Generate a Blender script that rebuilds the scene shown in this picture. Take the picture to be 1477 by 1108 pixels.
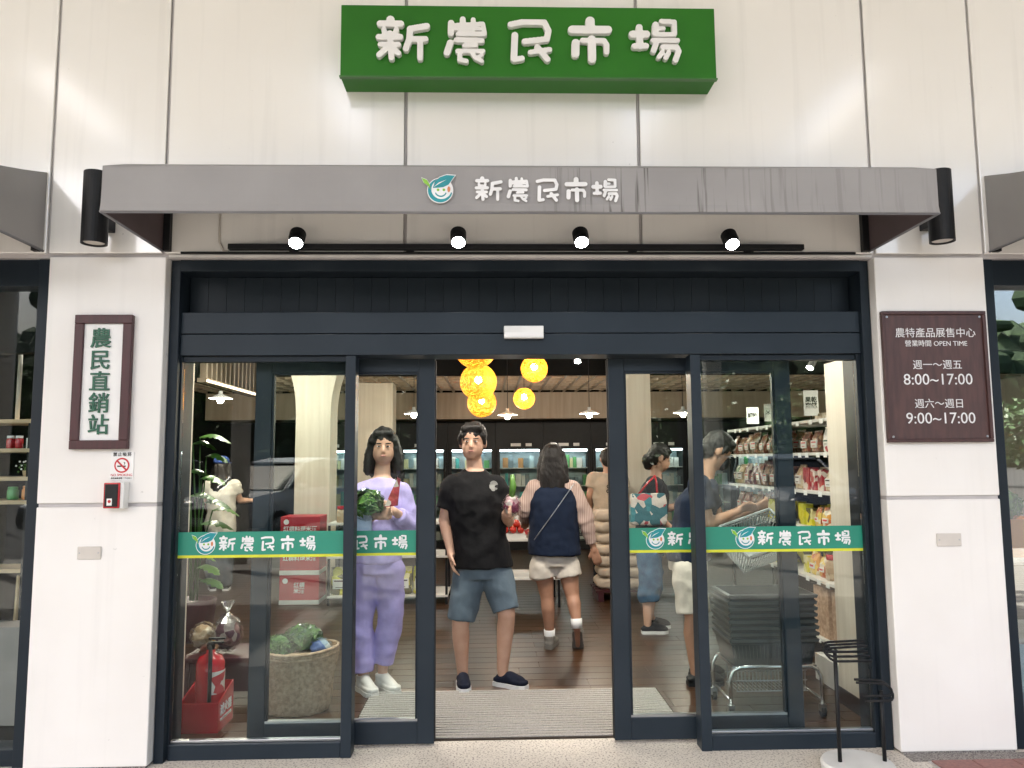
import bpy, bmesh, math, random
from mathutils import Vector, Matrix, noise
R = math.radians
random.seed(7)
scene = bpy.context.scene
for o in list(bpy.data.objects): bpy.data.objects.remove(o)
col = scene.collection

# ------------------------------------------------------------------ camera
FPX, PW, PH = 1100.0, 1477.0, 1108.0
CAM = Vector((0.0, -3.92, 1.48))
def _axes(pitch=5.7, yaw=1.7, roll=0.42):
    p, y, r = R(pitch), R(yaw), R(roll)
    fw = Vector((math.sin(y)*math.cos(p), math.cos(y)*math.cos(p), math.sin(p)))
    rt = Vector((math.cos(y), -math.sin(y), 0)); up = rt.cross(fw)
    return fw, rt*math.cos(r)-up*math.sin(r), up*math.cos(r)+rt*math.sin(r)
FW, RT, UP = _axes()
cam = bpy.data.cameras.new('camera'); camo = bpy.data.objects.new('camera', cam); col.objects.link(camo)
camo.matrix_world = Matrix.Translation(CAM) @ Matrix((RT, UP, -FW)).transposed().to_4x4()
cam.sensor_fit = 'HORIZONTAL'; cam.sensor_width = 36.0; cam.lens = 36.0*FPX/PW
cam.clip_start = 0.05; cam.clip_end = 2000
scene.camera = camo

# ------------------------------------------------------------------ world, sun, exposure
SUN_EL, SUN_AZ = 52.0, 228.0          # compass-style azimuth: the sun stands to the front left, the canopy shades the facade
w = bpy.data.worlds.new('World'); scene.world = w; w.use_nodes = True
nt = w.node_tree; bg = nt.nodes['Background']
sky = nt.nodes.new('ShaderNodeTexSky'); sky.sky_type = 'NISHITA'; sky.sun_disc = False
sky.sun_elevation = R(SUN_EL); sky.sun_rotation = R(SUN_AZ); sky.air_density = 1.0; sky.dust_density = 6.0; sky.ozone_density = 0.6
nt.links.new(sky.outputs[0], bg.inputs[0]); bg.inputs[1].default_value = 0.15
sun = bpy.data.lights.new('sun', 'SUN'); sun.energy = 4.8; sun.angle = R(0.6); sun.color = (1.0, 0.94, 0.86)
suno = bpy.data.objects.new('sun', sun); col.objects.link(suno)
_sd = Vector((math.sin(R(SUN_AZ))*math.cos(R(SUN_EL)), math.cos(R(SUN_AZ))*math.cos(R(SUN_EL)), math.sin(R(SUN_EL))))
suno.rotation_euler = _sd.to_track_quat('Z', 'Y').to_euler(); suno.location = (-4, -12, 14)
vs = scene.view_settings; vs.view_transform = 'Standard'; vs.look = 'None'; vs.gamma = 1.0; vs.exposure = 2.2
vs.use_curve_mapping = False
cy = scene.cycles
cy.use_denoising = True; cy.max_bounces = 8; cy.diffuse_bounces = 4; cy.glossy_bounces = 4
cy.transmission_bounces = 4; cy.transparent_max_bounces = 16; cy.sample_clamp_indirect = 6.0
cy.caustics_reflective = False; cy.caustics_refractive = False

# ------------------------------------------------------------------ pixel -> place
def ray(px, py): return FW + RT*((px-PW/2)/FPX) - UP*((py-PH/2)/FPX)
def P(px, py, Y):
    d = ray(px, py); return CAM + d*((Y-CAM.y)/d.y)
def G(px, py, z=0.0):
    d = ray(px, py); return CAM + d*((z-CAM.z)/d.z)

# ------------------------------------------------------------------ materials
MATS = {}
def mat(name, c, rough=0.5, c2=None, scale=8.0, bump=0.0, bscale=None, metal=0.0, spec=0.5, stretch=(1,1,1), detail=4.0, coords='pos', lo=0.35, hi=0.65, coat=0.0, emit=0.0):
    m = bpy.data.materials.new(name); m.use_nodes = True; MATS[name] = m
    t = m.node_tree; b = t.nodes['Principled BSDF']
    b.inputs['Base Color'].default_value = (*c, 1); b.inputs['Roughness'].default_value = rough
    b.inputs['Metallic'].default_value = metal; b.inputs['Specular IOR Level'].default_value = spec
    b.inputs['Coat Weight'].default_value = coat
    if emit:
        b.inputs['Emission Color'].default_value = (*c, 1); b.inputs['Emission Strength'].default_value = emit
    if c2 is None and not bump: 
        c2 = tuple(x*0.88 for x in c)
    if coords == 'pos': src = t.nodes.new('ShaderNodeNewGeometry').outputs['Position']
    else: src = t.nodes.new('ShaderNodeTexCoord').outputs['Object']
    mp = t.nodes.new('ShaderNodeMapping'); mp.inputs['Scale'].default_value = stretch
    t.links.new(src, mp.inputs['Vector'])
    if c2 is not None:
        n = t.nodes.new('ShaderNodeTexNoise'); n.inputs['Scale'].default_value = scale; n.inputs['Detail'].default_value = detail
        t.links.new(mp.outputs[0], n.inputs['Vector'])
        r = t.nodes.new('ShaderNodeValToRGB'); r.color_ramp.elements[0].position = lo; r.color_ramp.elements[1].position = hi
        r.color_ramp.elements[0].color = (*c, 1); r.color_ramp.elements[1].color = (*c2, 1)
        t.links.new(n.outputs['Fac'], r.inputs['Fac']); t.links.new(r.outputs['Color'], b.inputs['Base Color'])
        m['ramp'] = r.name
    if bump:
        n2 = t.nodes.new('ShaderNodeTexNoise'); n2.inputs['Scale'].default_value = bscale or scale*3; n2.inputs['Detail'].default_value = 5
        t.links.new(mp.outputs[0], n2.inputs['Vector'])
        bp = t.nodes.new('ShaderNodeBump'); bp.inputs['Strength'].default_value = bump; bp.inputs['Distance'].default_value = 0.01
        t.links.new(n2.outputs['Fac'], bp.inputs['Height']); t.links.new(bp.outputs['Normal'], b.inputs['Normal'])
    return m
def emis(name, c, s):
    m = bpy.data.materials.new(name); m.use_nodes = True; t = m.node_tree; MATS[name] = m
    b = t.nodes['Principled BSDF']; b.inputs['Base Color'].default_value = (*c, 1)
    b.inputs['Emission Color'].default_value = (*c, 1); b.inputs['Emission Strength'].default_value = s
    return m
def glassy(name, tint=(0.93, 0.97, 0.96), gain=1.0, rough=0.0, ior=1.5):
    m = bpy.data.materials.new(name); m.use_nodes = True; t = m.node_tree; MATS[name] = m
    t.nodes.remove(t.nodes['Principled BSDF']); out = t.nodes['Material Output']
    tr = t.nodes.new('ShaderNodeBsdfTransparent'); tr.inputs[0].default_value = (*tint, 1)
    gl = t.nodes.new('ShaderNodeBsdfGlossy'); gl.inputs['Roughness'].default_value = rough; gl.inputs[0].default_value = (1, 1, 1, 1)
    fr = t.nodes.new('ShaderNodeFresnel'); fr.inputs[0].default_value = ior
    mu = t.nodes.new('ShaderNodeMath'); mu.operation = 'MULTIPLY'; mu.inputs[1].default_value = gain; mu.use_clamp = True
    mx = t.nodes.new('ShaderNodeMixShader')
    t.links.new(fr.outputs[0], mu.inputs[0]); t.links.new(mu.outputs[0], mx.inputs[0])
    t.links.new(tr.outputs[0], mx.inputs[1]); t.links.new(gl.outputs[0], mx.inputs[2]); t.links.new(mx.outputs[0], out.inputs[0])
    return m

M_panel = mat('cream_panel', (0.88, 0.872, 0.845), 0.5, (0.84, 0.825, 0.785), 1.1, bump=0.02, bscale=2.0, detail=6, coat=1.0)
M_panel.node_tree.nodes['Principled BSDF'].inputs['Coat Roughness'].default_value = 0.14; M_panel.node_tree.nodes['Principled BSDF'].inputs['Coat IOR'].default_value = 2.0
def weathered(m, amt=0.05, drip=0.10):
    t = m.node_tree; b_ = t.nodes['Principled BSDF']; r = t.nodes[m['ramp']]
    oi = t.nodes.new('ShaderNodeObjectInfo'); mr = t.nodes.new('ShaderNodeMapRange'); mr.inputs[3].default_value = 1-amt; mr.inputs[4].default_value = 1.0
    t.links.new(oi.outputs['Random'], mr.inputs[0])
    g_ = t.nodes.new('ShaderNodeNewGeometry'); mp = t.nodes.new('ShaderNodeMapping'); mp.inputs['Scale'].default_value = (14, 14, 0.55); t.links.new(g_.outputs['Position'], mp.inputs[0])
    n = t.nodes.new('ShaderNodeTexNoise'); n.inputs['Scale'].default_value = 1.0; n.inputs['Detail'].default_value = 6; t.links.new(mp.outputs[0], n.inputs['Vector'])
    m2 = t.nodes.new('ShaderNodeMapRange'); m2.inputs[1].default_value = 0.55; m2.inputs[2].default_value = 0.80; m2.inputs[3].default_value = 1.0; m2.inputs[4].default_value = 1-drip; t.links.new(n.outputs['Fac'], m2.inputs[0])
    sp = t.nodes.new('ShaderNodeTexNoise'); sp.inputs['Scale'].default_value = 26; sp.inputs['Detail'].default_value = 2; t.links.new(g_.outputs['Position'], sp.inputs['Vector'])
    m3 = t.nodes.new('ShaderNodeMapRange'); m3.inputs[1].default_value = 0.74; m3.inputs[2].default_value = 0.80; m3.inputs[3].default_value = 1.0; m3.inputs[4].default_value = 0.72; t.links.new(sp.outputs['Fac'], m3.inputs[0])
    mu = t.nodes.new('ShaderNodeMath'); mu.operation = 'MULTIPLY'; t.links.new(mr.outputs[0], mu.inputs[0]); t.links.new(m2.outputs[0], mu.inputs[1])
    mv = t.nodes.new('ShaderNodeMath'); mv.operation = 'MULTIPLY'; t.links.new(mu.outputs[0], mv.inputs[0]); t.links.new(m3.outputs[0], mv.inputs[1])
    vm = t.nodes.new('ShaderNodeVectorMath'); vm.operation = 'SCALE'; t.links.new(r.outputs['Color'], vm.inputs[0]); t.links.new(mv.outputs[0], vm.inputs['Scale']); t.links.new(vm.outputs[0], b_.inputs['Base Color'])
weathered(M_panel)
M_pillar = mat('white_panel', (0.84, 0.825, 0.80), 0.3, (0.79, 0.77, 0.74), 1.6, bump=0.04, bscale=3, detail=6, coat=0.1)
weathered(M_pillar, 0.03, 0.06)
M_joint = mat('joint_grey', (0.50, 0.475, 0.475), 0.5)
M_frame = mat('navy_frame', (0.010, 0.016, 0.023), 0.42, (0.013, 0.020, 0.028), 3, bump=0.02, bscale=30, spec=0.22)
M_door = mat('slate_frame', (0.014, 0.022, 0.031), 0.40, (0.018, 0.027, 0.037), 3, bump=0.02, bscale=30, spec=0.25)
M_black = mat('black_metal', (0.005, 0.0055, 0.0065), 0.5, (0.007, 0.0075, 0.009), 20, spec=0.3)
M_rubber = mat('black_rubber', (0.012, 0.012, 0.012), 0.7)
M_awn = mat('awning_grey', (0.285, 0.278, 0.278), 0.62, (0.245, 0.238, 0.238), 2.2, bump=0.06, bscale=14, detail=6)
M_awnin = mat('awning_lining', (0.085, 0.06, 0.062), 0.8)
M_green = mat('sign_green', (0.022, 0.165, 0.010), 0.45, (0.018, 0.14, 0.008), 2, spec=0.25)
M_white = mat('white_paint', (0.82, 0.82, 0.81), 0.4, (0.78, 0.78, 0.77), 6)
M_whitep = mat('white_plastic', (0.78, 0.78, 0.76), 0.35)
M_vinylw = mat('vinyl_white', (0.80, 0.81, 0.82), 0.45)
M_beige = mat('beige_plastic', (0.62, 0.58, 0.53), 0.45)
M_teal = mat('vinyl_green', (0.012, 0.22, 0.145), 0.4, (0.015, 0.25, 0.17), 1.2)
M_lime = mat('vinyl_lime', (0.62, 0.66, 0.03), 0.4)
M_lteal = mat('logo_teal', (0.0, 0.26, 0.30), 0.4)
M_lgreen = mat('logo_green', (0.22, 0.48, 0.03), 0.4)
M_lorange = mat('logo_orange', (0.65, 0.22, 0.08), 0.4)
M_glass = glassy('window_glass', gain=0.42)
M_glassr = glassy('strong_mirror_glass', gain=2.8)  # reflects more strongly than the other panes
M_glassin = glassy('cabinet_glass', gain=0.5)
M_cling = glassy('clear_plastic', tint=(0.95, 0.96, 0.96), gain=0.55, rough=0.08)
M_maroon = mat('maroon_wood', (0.055, 0.010, 0.014), 0.4, (0.038, 0.008, 0.010), 14, stretch=(6, 6, 0.6), bump=0.05)
M_brown = mat('plaque_brown', (0.085, 0.040, 0.036), 0.42, (0.058, 0.028, 0.027), 9, stretch=(5, 5, 0.8), bump=0.1, bscale=30)
M_brownf = mat('plaque_frame', (0.070, 0.030, 0.027), 0.4, (0.05, 0.02, 0.02), 9, stretch=(5, 5, 0.8))
M_dgreen = mat('letter_green', (0.010, 0.10, 0.055), 0.4)
M_red = mat('sign_red', (0.55, 0.02, 0.03), 0.4)
M_extred = mat('gloss_red', (0.46, 0.012, 0.022), 0.25, coat=0.4)
M_chrome = mat('chrome', (0.62, 0.63, 0.64), 0.22, metal=1.0)
M_steel = mat('steel', (0.45, 0.46, 0.47), 0.35, metal=1.0)
M_wood = mat('pale_wood', (0.42, 0.335, 0.245), 0.5, (0.33, 0.255, 0.18), 3.2, stretch=(6, 6, 0.35), bump=0.06, bscale=18, detail=8, lo=0.3, hi=0.7)
M_woodw = mat('white_wood', (0.76, 0.68, 0.58), 0.5, (0.64, 0.56, 0.46), 3.0, stretch=(7, 7, 0.3), bump=0.05, bscale=18, detail=8, lo=0.3, hi=0.7)
M_shelf = mat('shelf_white', (0.70, 0.68, 0.64), 0.45)
M_shelfw = mat('shelf_wood', (0.55, 0.42, 0.27), 0.5, (0.46, 0.34, 0.21), 5, stretch=(0.6, 6, 6))
M_dark = mat('dark_wall', (0.005, 0.0045, 0.0045), 0.8, (0.007, 0.006, 0.006), 5, spec=0.2)
M_ceil = mat('black_ceiling', (0.005, 0.005, 0.005), 0.85, spec=0.2)
M_skirt = mat('skirting', (0.02, 0.015, 0.014), 0.5)
PLANKS = [mat('plank_a', (0.058, 0.027, 0.011), 0.30, (0.030, 0.013, 0.006), 4, stretch=(0.7, 9, 9), bump=0.08, bscale=12, detail=9, lo=0.3, hi=0.7),
          mat('plank_b', (0.074, 0.036, 0.016), 0.30, (0.040, 0.018, 0.008), 5, stretch=(0.6, 9, 9), bump=0.08, bscale=12, detail=9, lo=0.3, hi=0.7),
          mat('plank_c', (0.044, 0.020, 0.009), 0.30, (0.024, 0.011, 0.005), 4.5, stretch=(0.8, 9, 9), bump=0.08, bscale=12, detail=9, lo=0.3, hi=0.7)]
M_grout = mat('floor_joint', (0.10, 0.065, 0.04), 0.55)
M_matbase = mat('mat_base', (0.06, 0.048, 0.038), 0.9, (0.04, 0.032, 0.025), 90)
M_matrib = mat('mat_rib', (0.40, 0.375, 0.345), 0.8, (0.30, 0.28, 0.255), 120, bump=0.3, bscale=300)
M_terr = mat('terrazzo', (0.66, 0.61, 0.54), 0.6, (0.22, 0.18, 0.15), 95, bump=0.25, bscale=160, detail=3, lo=0.52, hi=0.66)
M_gravel = mat('gravel', (0.30, 0.28, 0.26), 0.8, (0.10, 0.09, 0.085), 150, bump=0.5, bscale=200, detail=3, lo=0.42, hi=0.6)
M_paver = mat('red_paver', (0.30, 0.15, 0.13), 0.75, (0.22, 0.11, 0.10), 60, bump=0.2, bscale=200)
M_asphalt = mat('asphalt', (0.055, 0.055, 0.055), 0.9, (0.04, 0.04, 0.04), 30)
M_leaf = mat('leaf_green', (0.05, 0.15, 0.025), 0.4, (0.035, 0.10, 0.018), 9)
M_leafl = mat('leaf_light', (0.10, 0.24, 0.035), 0.4, (0.07, 0.17, 0.03), 9)
M_bark = mat('bark', (0.10, 0.07, 0.045), 0.85, (0.06, 0.04, 0.03), 20)

# ------------------------------------------------------------------ mesh builder
class MB:
    def __init__(s): s.v = []; s.f = []; s.m = []
    def add(s, vs_, fs, mi=0):
        n = len(s.v); s.v += [tuple(v) for v in vs_]
        for f in fs: s.f.append(tuple(i+n for i in f)); s.m.append(mi)
        return s
    def box(s, x0, x1, y0, y1, z0, z1, mi=0):
        v = [(x0,y0,z0),(x1,y0,z0),(x1,y1,z0),(x0,y1,z0),(x0,y0,z1),(x1,y0,z1),(x1,y1,z1),(x0,y1,z1)]
        return s.add(v, [(0,3,2,1),(4,5,6,7),(0,1,5,4),(1,2,6,5),(2,3,7,6),(3,0,4,7)], mi)
    def prism(s, poly, y0, y1, mi=0):      # poly in (x,z), counter-clockwise as seen from the front (-Y)
        n = len(poly); v = [(x,y0,z) for x,z in poly]+[(x,y1,z) for x,z in poly]
        f = [tuple(range(n)), tuple(range(2*n-1, n-1, -1))]+[(i, i+n, (i+1)%n+n, (i+1)%n) for i in range(n)]
        return s.add(v, f, mi)
    def tube(s, pts, r, n=10, cap=True, mi=0):
        pts = [Vector(p) for p in pts]; rs = r if isinstance(r, (list, tuple)) else [r]*len(pts)
        ref = None; rings = []
        for i, p in enumerate(pts):
            d = (pts[min(i+1, len(pts)-1)]-pts[max(i-1, 0)]).normalized()
            if ref is None: ref = d.orthogonal().normalized()
            ref = (ref-d*ref.dot(d)); ref = ref.normalized() if ref.length > 1e-6 else d.orthogonal().normalized()
            b = d.cross(ref)
            rings.append([p+(ref*math.cos(2*math.pi*k/n)+b*math.sin(2*math.pi*k/n))*rs[i] for k in range(n)])
        return s.loft(rings, cap, mi)
    def loft(s, rings, cap=True, mi=0):
        n = len(rings[0]); v = [q for rg in rings for q in rg]; f = []
        for i in range(len(rings)-1):
            for k in range(n):
                f.append((i*n+k, i*n+(k+1)%n, (i+1)*n+(k+1)%n, (i+1)*n+k))
        if cap: f += [tuple(range(n-1, -1, -1)), tuple((len(rings)-1)*n+k for k in range(n))]
        return s.add(v, f, mi)
    def lathe(s, prof, c=(0,0,0), n=20, mi=0, cap=True, sx=1, sy=1):   # prof = [(r,z)...] bottom to top
        c = Vector(c)
        return s.loft([[c+Vector((r*sx*math.cos(2*math.pi*k/n), r*sy*math.sin(2*math.pi*k/n), z)) for k in range(n)] for r, z in prof], cap, mi)
    def ell(s, c, rad, rot=None, nu=14, nv=9, mi=0):
        c = Vector(c); rad = (rad,)*3 if isinstance(rad, (int, float)) else rad
        rings = []
        for j in range(nv):
            a = math.pi*(j+0.5)/nv - math.pi/2 if 0 < j < nv-1 else (-math.pi/2+0.06 if j == 0 else math.pi/2-0.06)
            rg = []
            for k in range(nu):
                q = Vector((rad[0]*math.cos(a)*math.cos(2*math.pi*k/nu), rad[1]*math.cos(a)*math.sin(2*math.pi*k/nu), rad[2]*math.sin(a)))
                if rot is not None: q = rot @ q
                rg.append(c+q)
            rings.append(rg)
        return s.loft(rings, True, mi)
    def cap(s, p0, r0, p1, r1, n=12):       # tapered capsule, closed pieces that overlap
        p0, p1 = Vector(p0), Vector(p1)
        s.tube([p0, p1], [r0, r1], n); s.ell(p0, r0*0.999, nu=n, nv=8); s.ell(p1, r1*0.999, nu=n, nv=8)
        return s
    def mesh(s, name, mats=None, smooth=False, org=None):
        me = bpy.data.meshes.new(name)
        v = s.v if org is None else [(x-org[0], y-org[1], z-org[2]) for x, y, z in s.v]
        me.from_pydata(v, [], s.f); 
        for m in (mats if isinstance(mats, (list, tuple)) else [mats] if mats else []): me.materials.append(m)
        if any(s.m): me.polygons.foreach_set('material_index', s.m)
        if smooth: me.polygons.foreach_set('use_smooth', [True]*len(me.polygons))
        me.update(); return me
    def build(s, name, mats, parent=None, smooth=False, bevel=0.0, org=None):
        # coordinates are world coordinates; a parent Empty at its base gets them made relative
        if org is None and parent is not None: org = world_loc(parent)
        me = s.mesh(name, mats, smooth, org)
        return put(name, me, parent, bevel, None if parent is not None else org)
def world_loc(o):
    l = Vector(o.location)
    while o.parent is not None: o = o.parent; l = l + o.location
    return l
def put(name, me, parent=None, bevel=0.0, loc=None):
    o = bpy.data.objects.new(name, me); col.objects.link(o)
    if loc is not None: o.location = loc
    if parent is not None: o.parent = parent
    if bevel:
        b = o.modifiers.new('bevel', 'BEVEL'); b.width = bevel; b.segments = 2; b.limit_method = 'ANGLE'; b.angle_limit = R(40)
    return o
def tag(o, label, cat, group=None):
    o['label'] = label; o['category'] = cat
    if group: o['group'] = group
    return o
def thing(name, label, cat, loc=(0,0,0), group=None):
    o = bpy.data.objects.new(name, None); col.objects.link(o); o.location = loc; o.empty_display_size = 0.1
    return tag(o, label, cat, group)
def struct(o): o['kind'] = 'structure'; return o
def box(name, m, x0, x1, y0, y1, z0, z1, parent=None, bevel=0.0):
    return MB().box(x0,x1,y0,y1,z0,z1).build(name, m, parent, bevel=bevel)
def clone(root, loc, label=None, group=None, rz=None):
    r = root.copy(); col.objects.link(r); r.location = loc
    if label: r['label'] = label
    if group: r['group'] = group
    if rz is not None: r.rotation_euler = (0, 0, rz)
    for ch in list(root.children):
        c = ch.copy(); col.objects.link(c); c.parent = r
        for g in list(ch.children):
            d = g.copy(); col.objects.link(d); d.parent = c
    return r
def refine(mb, voxel, smooth=6, name='m', disp=0.0, dscale=12.0, fold=0.0):
    """union the overlapping closed pieces into one continuous surface"""
    me = mb.mesh('tmp'); o = bpy.data.objects.new('tmp', me); col.objects.link(o)
    md = o.modifiers.new('r', 'REMESH'); md.mode = 'VOXEL'; md.voxel_size = voxel; md.adaptivity = 0.0
    if smooth:
        s = o.modifiers.new('s', 'SMOOTH'); s.factor = 0.5; s.iterations = smooth
    dg = bpy.context.evaluated_depsgraph_get(); dg.update()
    out = bpy.data.meshes.new_from_object(o.evaluated_get(dg), depsgraph=dg); out.name = name
    bpy.data.objects.remove(o); bpy.data.meshes.remove(me)
    if disp:
        out.update()
        ns = [v.normal.copy() for v in out.vertices]
        for v, n in zip(out.vertices, ns):
            c = v.co
            d = noise.noise(Vector((c.x*dscale, c.y*dscale, c.z*dscale*(fold or 1.6))))+0.5*noise.noise(c*dscale*2.3)
            if fold: d += 1.3*(0.35-abs(noise.noise(Vector((c.x*dscale*.8+c.z*dscale*.5, c.y*dscale*.8, c.z*dscale*fold-c.x*dscale*.3))+Vector((7, 3, 1)))))
            v.co = c + n*d*disp
    out.polygons.foreach_set('use_smooth', [True]*len(out.polygons)); out.update()
    return out

# ------------------------------------------------------------------ lettering
def text_mesh(s, size, ext=0.0, bold=0.0, align='CENTER', spacing=1.0, lines=1.0):
    cu = bpy.data.curves.new('t', 'FONT'); cu.body = s; cu.size = size; cu.extrude = ext; cu.offset = bold
    cu.align_x = align; cu.align_y = 'CENTER'; cu.space_character = spacing; cu.space_line = lines; cu.resolution_u = 3
    o = bpy.data.objects.new('t', cu); col.objects.link(o)
    dg = bpy.context.evaluated_depsgraph_get(); dg.update()
    me = bpy.data.meshes.new_from_object(o.evaluated_get(dg), depsgraph=dg)
    bpy.data.objects.remove(o); bpy.data.curves.remove(cu)
    me.transform(Matrix.Rotation(R(90), 4, 'X'))
    return me
def text(name, s, size, m, c, parent=None, ext=0.0008, bold=0.0, spacing=1.0, rot=None):
    me = text_mesh(s, size, ext, bold, spacing=spacing); me.materials.clear(); me.materials.append(m)
    if rot is not None: me.transform(rot)
    loc = Vector(c)-(world_loc(parent) if parent else Vector((0,0,0)))
    return put(name, me, parent, loc=loc)
STROKES = {   # chubby brush strokes of the five sign characters, in pixels of an enlarged view of the sign
 0: (195, [([(140,56),(140,72)],18),([(95,76),(185,76)],15),([(112,104),(116,122)],12),([(166,104),(161,122)],12),([(90,139),(183,138)],14),([(97,174),(176,174)],12),([(138,120),(142,190),(146,238)],13),([(130,184),(92,224)],13),([(150,190),(176,215)],13),([(226,100),(298,86)],15),([(226,104),(222,150),(208,194)],14),([(230,148),(292,147)],14),([(270,150),(270,238)],13)]),
 1: (470, [([(406,72),(405,122)],14),([(424,84),(544,76),(552,118)],11),([(457,54),(457,98)],13),([(503,56),(503,100)],11),([(425,101),(540,100)],7),([(436,124),(552,124)],11),([(430,152),(540,155)],13),([(403,166),(388,214)],15),([(462,180),(516,178)],9),([(435,205),(545,204)],11),([(445,210),(443,246),(472,252)],11),([(495,210),(512,236),(540,252)],10),([(542,224),(518,234)],8)]),
 2: (745, [([(664,80),(715,68),(812,68),(830,108),(822,148),(725,160)],14),([(682,130),(677,242)],15),([(678,246),(712,240)],13),([(750,211),(834,197)],12),([(780,186),(824,244)],14)]),
 3: (1020, [([(1022,62),(1022,96)],21),([(942,104),(1100,103)],19),([(957,166),(955,220)],18),([(1028,148),(1028,244)],18),([(988,155),(1082,156),(1093,176),(1092,210)],13)]),
 4: (1298, [([(1199,126),(1262,125)],17),([(1230,92),(1232,184)],15),([(1207,183),(1258,181)],14),([(1303,80),(1300,120)],15),([(1330,63),(1386,66),(1386,122)],12),([(1310,98),(1338,97)],10),([(1305,126),(1385,125)],11),([(1290,154),(1398,154)],12),([(1306,160),(1291,204)],13),([(1332,186),(1394,186),(1402,206),(1387,248)],13),([(1330,210),(1314,234)],11),([(1358,212),(1344,238)],11)]),
}
GLYPH = {}
def make_glyphs():      # unit: 1.0 = 215 enlarged px tall; mesh spans y -0.5..0 in depth units
    for k, (xc, st) in STROKES.items():
        mb = MB()
        for pts, r in st:
            q = [((x-xc)/215.0, (150-y)/215.0) for x, y in pts]; rr = r/215.0
            for (xa, za), (xb, zb) in zip(q[:-1], q[1:]):
                a = math.atan2(zb-za, xb-xa); poly = []
                for i in range(9): t = a-math.pi/2+math.pi*i/8; poly.append((xb+rr*math.cos(t), zb+rr*math.sin(t)))
                for i in range(9): t = a+math.pi/2+math.pi*i/8; poly.append((xa+rr*math.cos(t), za+rr*math.sin(t)))
                mb.prism(poly, -0.10, 0.0)
        GLYPH[k] = refine(mb, 0.010, 1, 'character')
make_glyphs()
def name_row(name, m, c, height, step, parent, depth=0.002, sx=1.0):
    """the five characters joined as one flat lettering mesh"""
    bm = bmesh.new()
    for k in range(5):
        me = GLYPH[k].copy()
        me.transform(Matrix.Translation(((k-2)*step, 0, 0)) @ Matrix.Diagonal((height*sx, depth/0.10, height, 1)))
        bm.from_mesh(me); bpy.data.meshes.remove(me)
    me = bpy.data.meshes.new(name); bm.to_mesh(me); bm.free()
    me.materials.append(m); me.polygons.foreach_set('use_smooth', [True]*len(me.polygons))
    return put(name, me, parent, loc=Vector(c)-world_loc(parent))
def logo_mesh():
    """round smiling leaf emblem, unit height, front at y<0"""
    mb = MB()
    def disc(cx, cz, rx, rz, y, mi, a0=0, a1=2*math.pi, n=28):
        mb.prism([(cx+rx*math.cos(a0+(a1-a0)*i/n), cz+rz*math.sin(a0+(a1-a0)*i/n)) for i in range(n)], y-0.004, y, mi)
    def cres(cx, cz, r, r2, dx, dz, a0, a1, y, mi, n=24):
        o_ = [(cx+r*math.cos(a0+(a1-a0)*i/n), cz+r*math.sin(a0+(a1-a0)*i/n)) for i in range(n+1)]
        i_ = [(cx+dx+r2*math.cos(a0+(a1-a0)*i/n), cz+dz+r2*math.sin(a0+(a1-a0)*i/n)) for i in range(n+1)]
        mb.prism(o_+i_[::-1], y-0.004, y, mi)
    disc(0.02, -0.06, 0.43, 0.43, -0.001, 0)
    cres(0.02, -0.06, 0.40, 0.33, 0.04, 0.04, R(100), R(345), -0.006, 1)
    # big leaf with a white rim, tip at upper right
    leaf = [(-0.22,0.02),(-0.16,0.22),(0.0,0.38),(0.22,0.46),(0.50,0.44),(0.40,0.30),(0.30,0.14),(0.12,0.05),(-0.05,0.03)]
    mb.prism([(x*1.1-0.01, (z-0.22)*1.13+0.22) for x, z in leaf][::-1], -0.010, -0.006, 0)
    mb.prism(leaf[::-1], -0.015, -0.011, 1)
    mb.prism([(-0.20,0.04),(-0.03,0.20),(0.22,0.30),(-0.01,0.17)][::-1], -0.019, -0.016, 0)
    sp = [(-0.30,-0.02),(-0.38,0.10),(-0.52,0.20),(-0.58,0.36),(-0.42,0.30),(-0.33,0.16)]
    mb.prism([(x*1.12+0.05, z*1.12-0.02) for x, z in sp][::-1], -0.010, -0.006, 0); mb.prism(sp[::-1], -0.015, -0.011, 2)
    disc(-0.05, -0.04, 0.045, 0.045, -0.008, 2, n=14); disc(0.14, -0.04, 0.045, 0.045, -0.008, 2, n=14)
    cres(0.04, -0.08, 0.20, 0.17, 0.0, 0.015, R(200), R(340), -0.008, 1)
    disc(0.30, -0.02, 0.05, 0.10, -0.008, 3, n=14)
    return mb.mesh('logo', [M_vinylw, M_lteal, M_lgreen, M_lorange])
LOGO = logo_mesh()
def logo(c, h, parent):
    o = put('logo', LOGO, parent, loc=Vector(c)-world_loc(parent)); o.scale = (h, 0.12, h); return o

# =================================================================== setting
box('ground', M_terr, -40, 40, -1.6, 0.30, -0.30, 0.0)['kind'] = 'structure'
box('added_driveway', mat('added_driveway_grey', (0.29, 0.275, 0.25), 0.85, (0.24, 0.225, 0.205), 3), -40, 40, -9.0, -1.604, -0.30, -0.10)['kind'] = 'structure'  # unseen lane, put in to dim the ground's reflection in the glass
box('parking_lot', M_asphalt, -120, 120, -140, -9.004, -0.32, -0.12)['kind'] = 'structure'
MB().box(2.06, 6, -0.09, -0.004, -0.05, 0.004).build('gravel_strip', M_gravel)['kind'] = 'structure'
pv = MB().box(2.13, 6, -2.0, -0.094, -0.05, 0.003).build('paving', M_joint); pv['kind'] = 'structure'
_t = MB().box(-0.098, 0.098, -0.098, 0.098, 0.004, 0.012).mesh('paving_tile', M_paver)
for i in range(6):
    for j in range(3):
        put('paving_tile', _t, pv, bevel=0.004, loc=(2.24+0.2*i+0.1*(j % 2), -0.20-0.2*j, 0))
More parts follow.
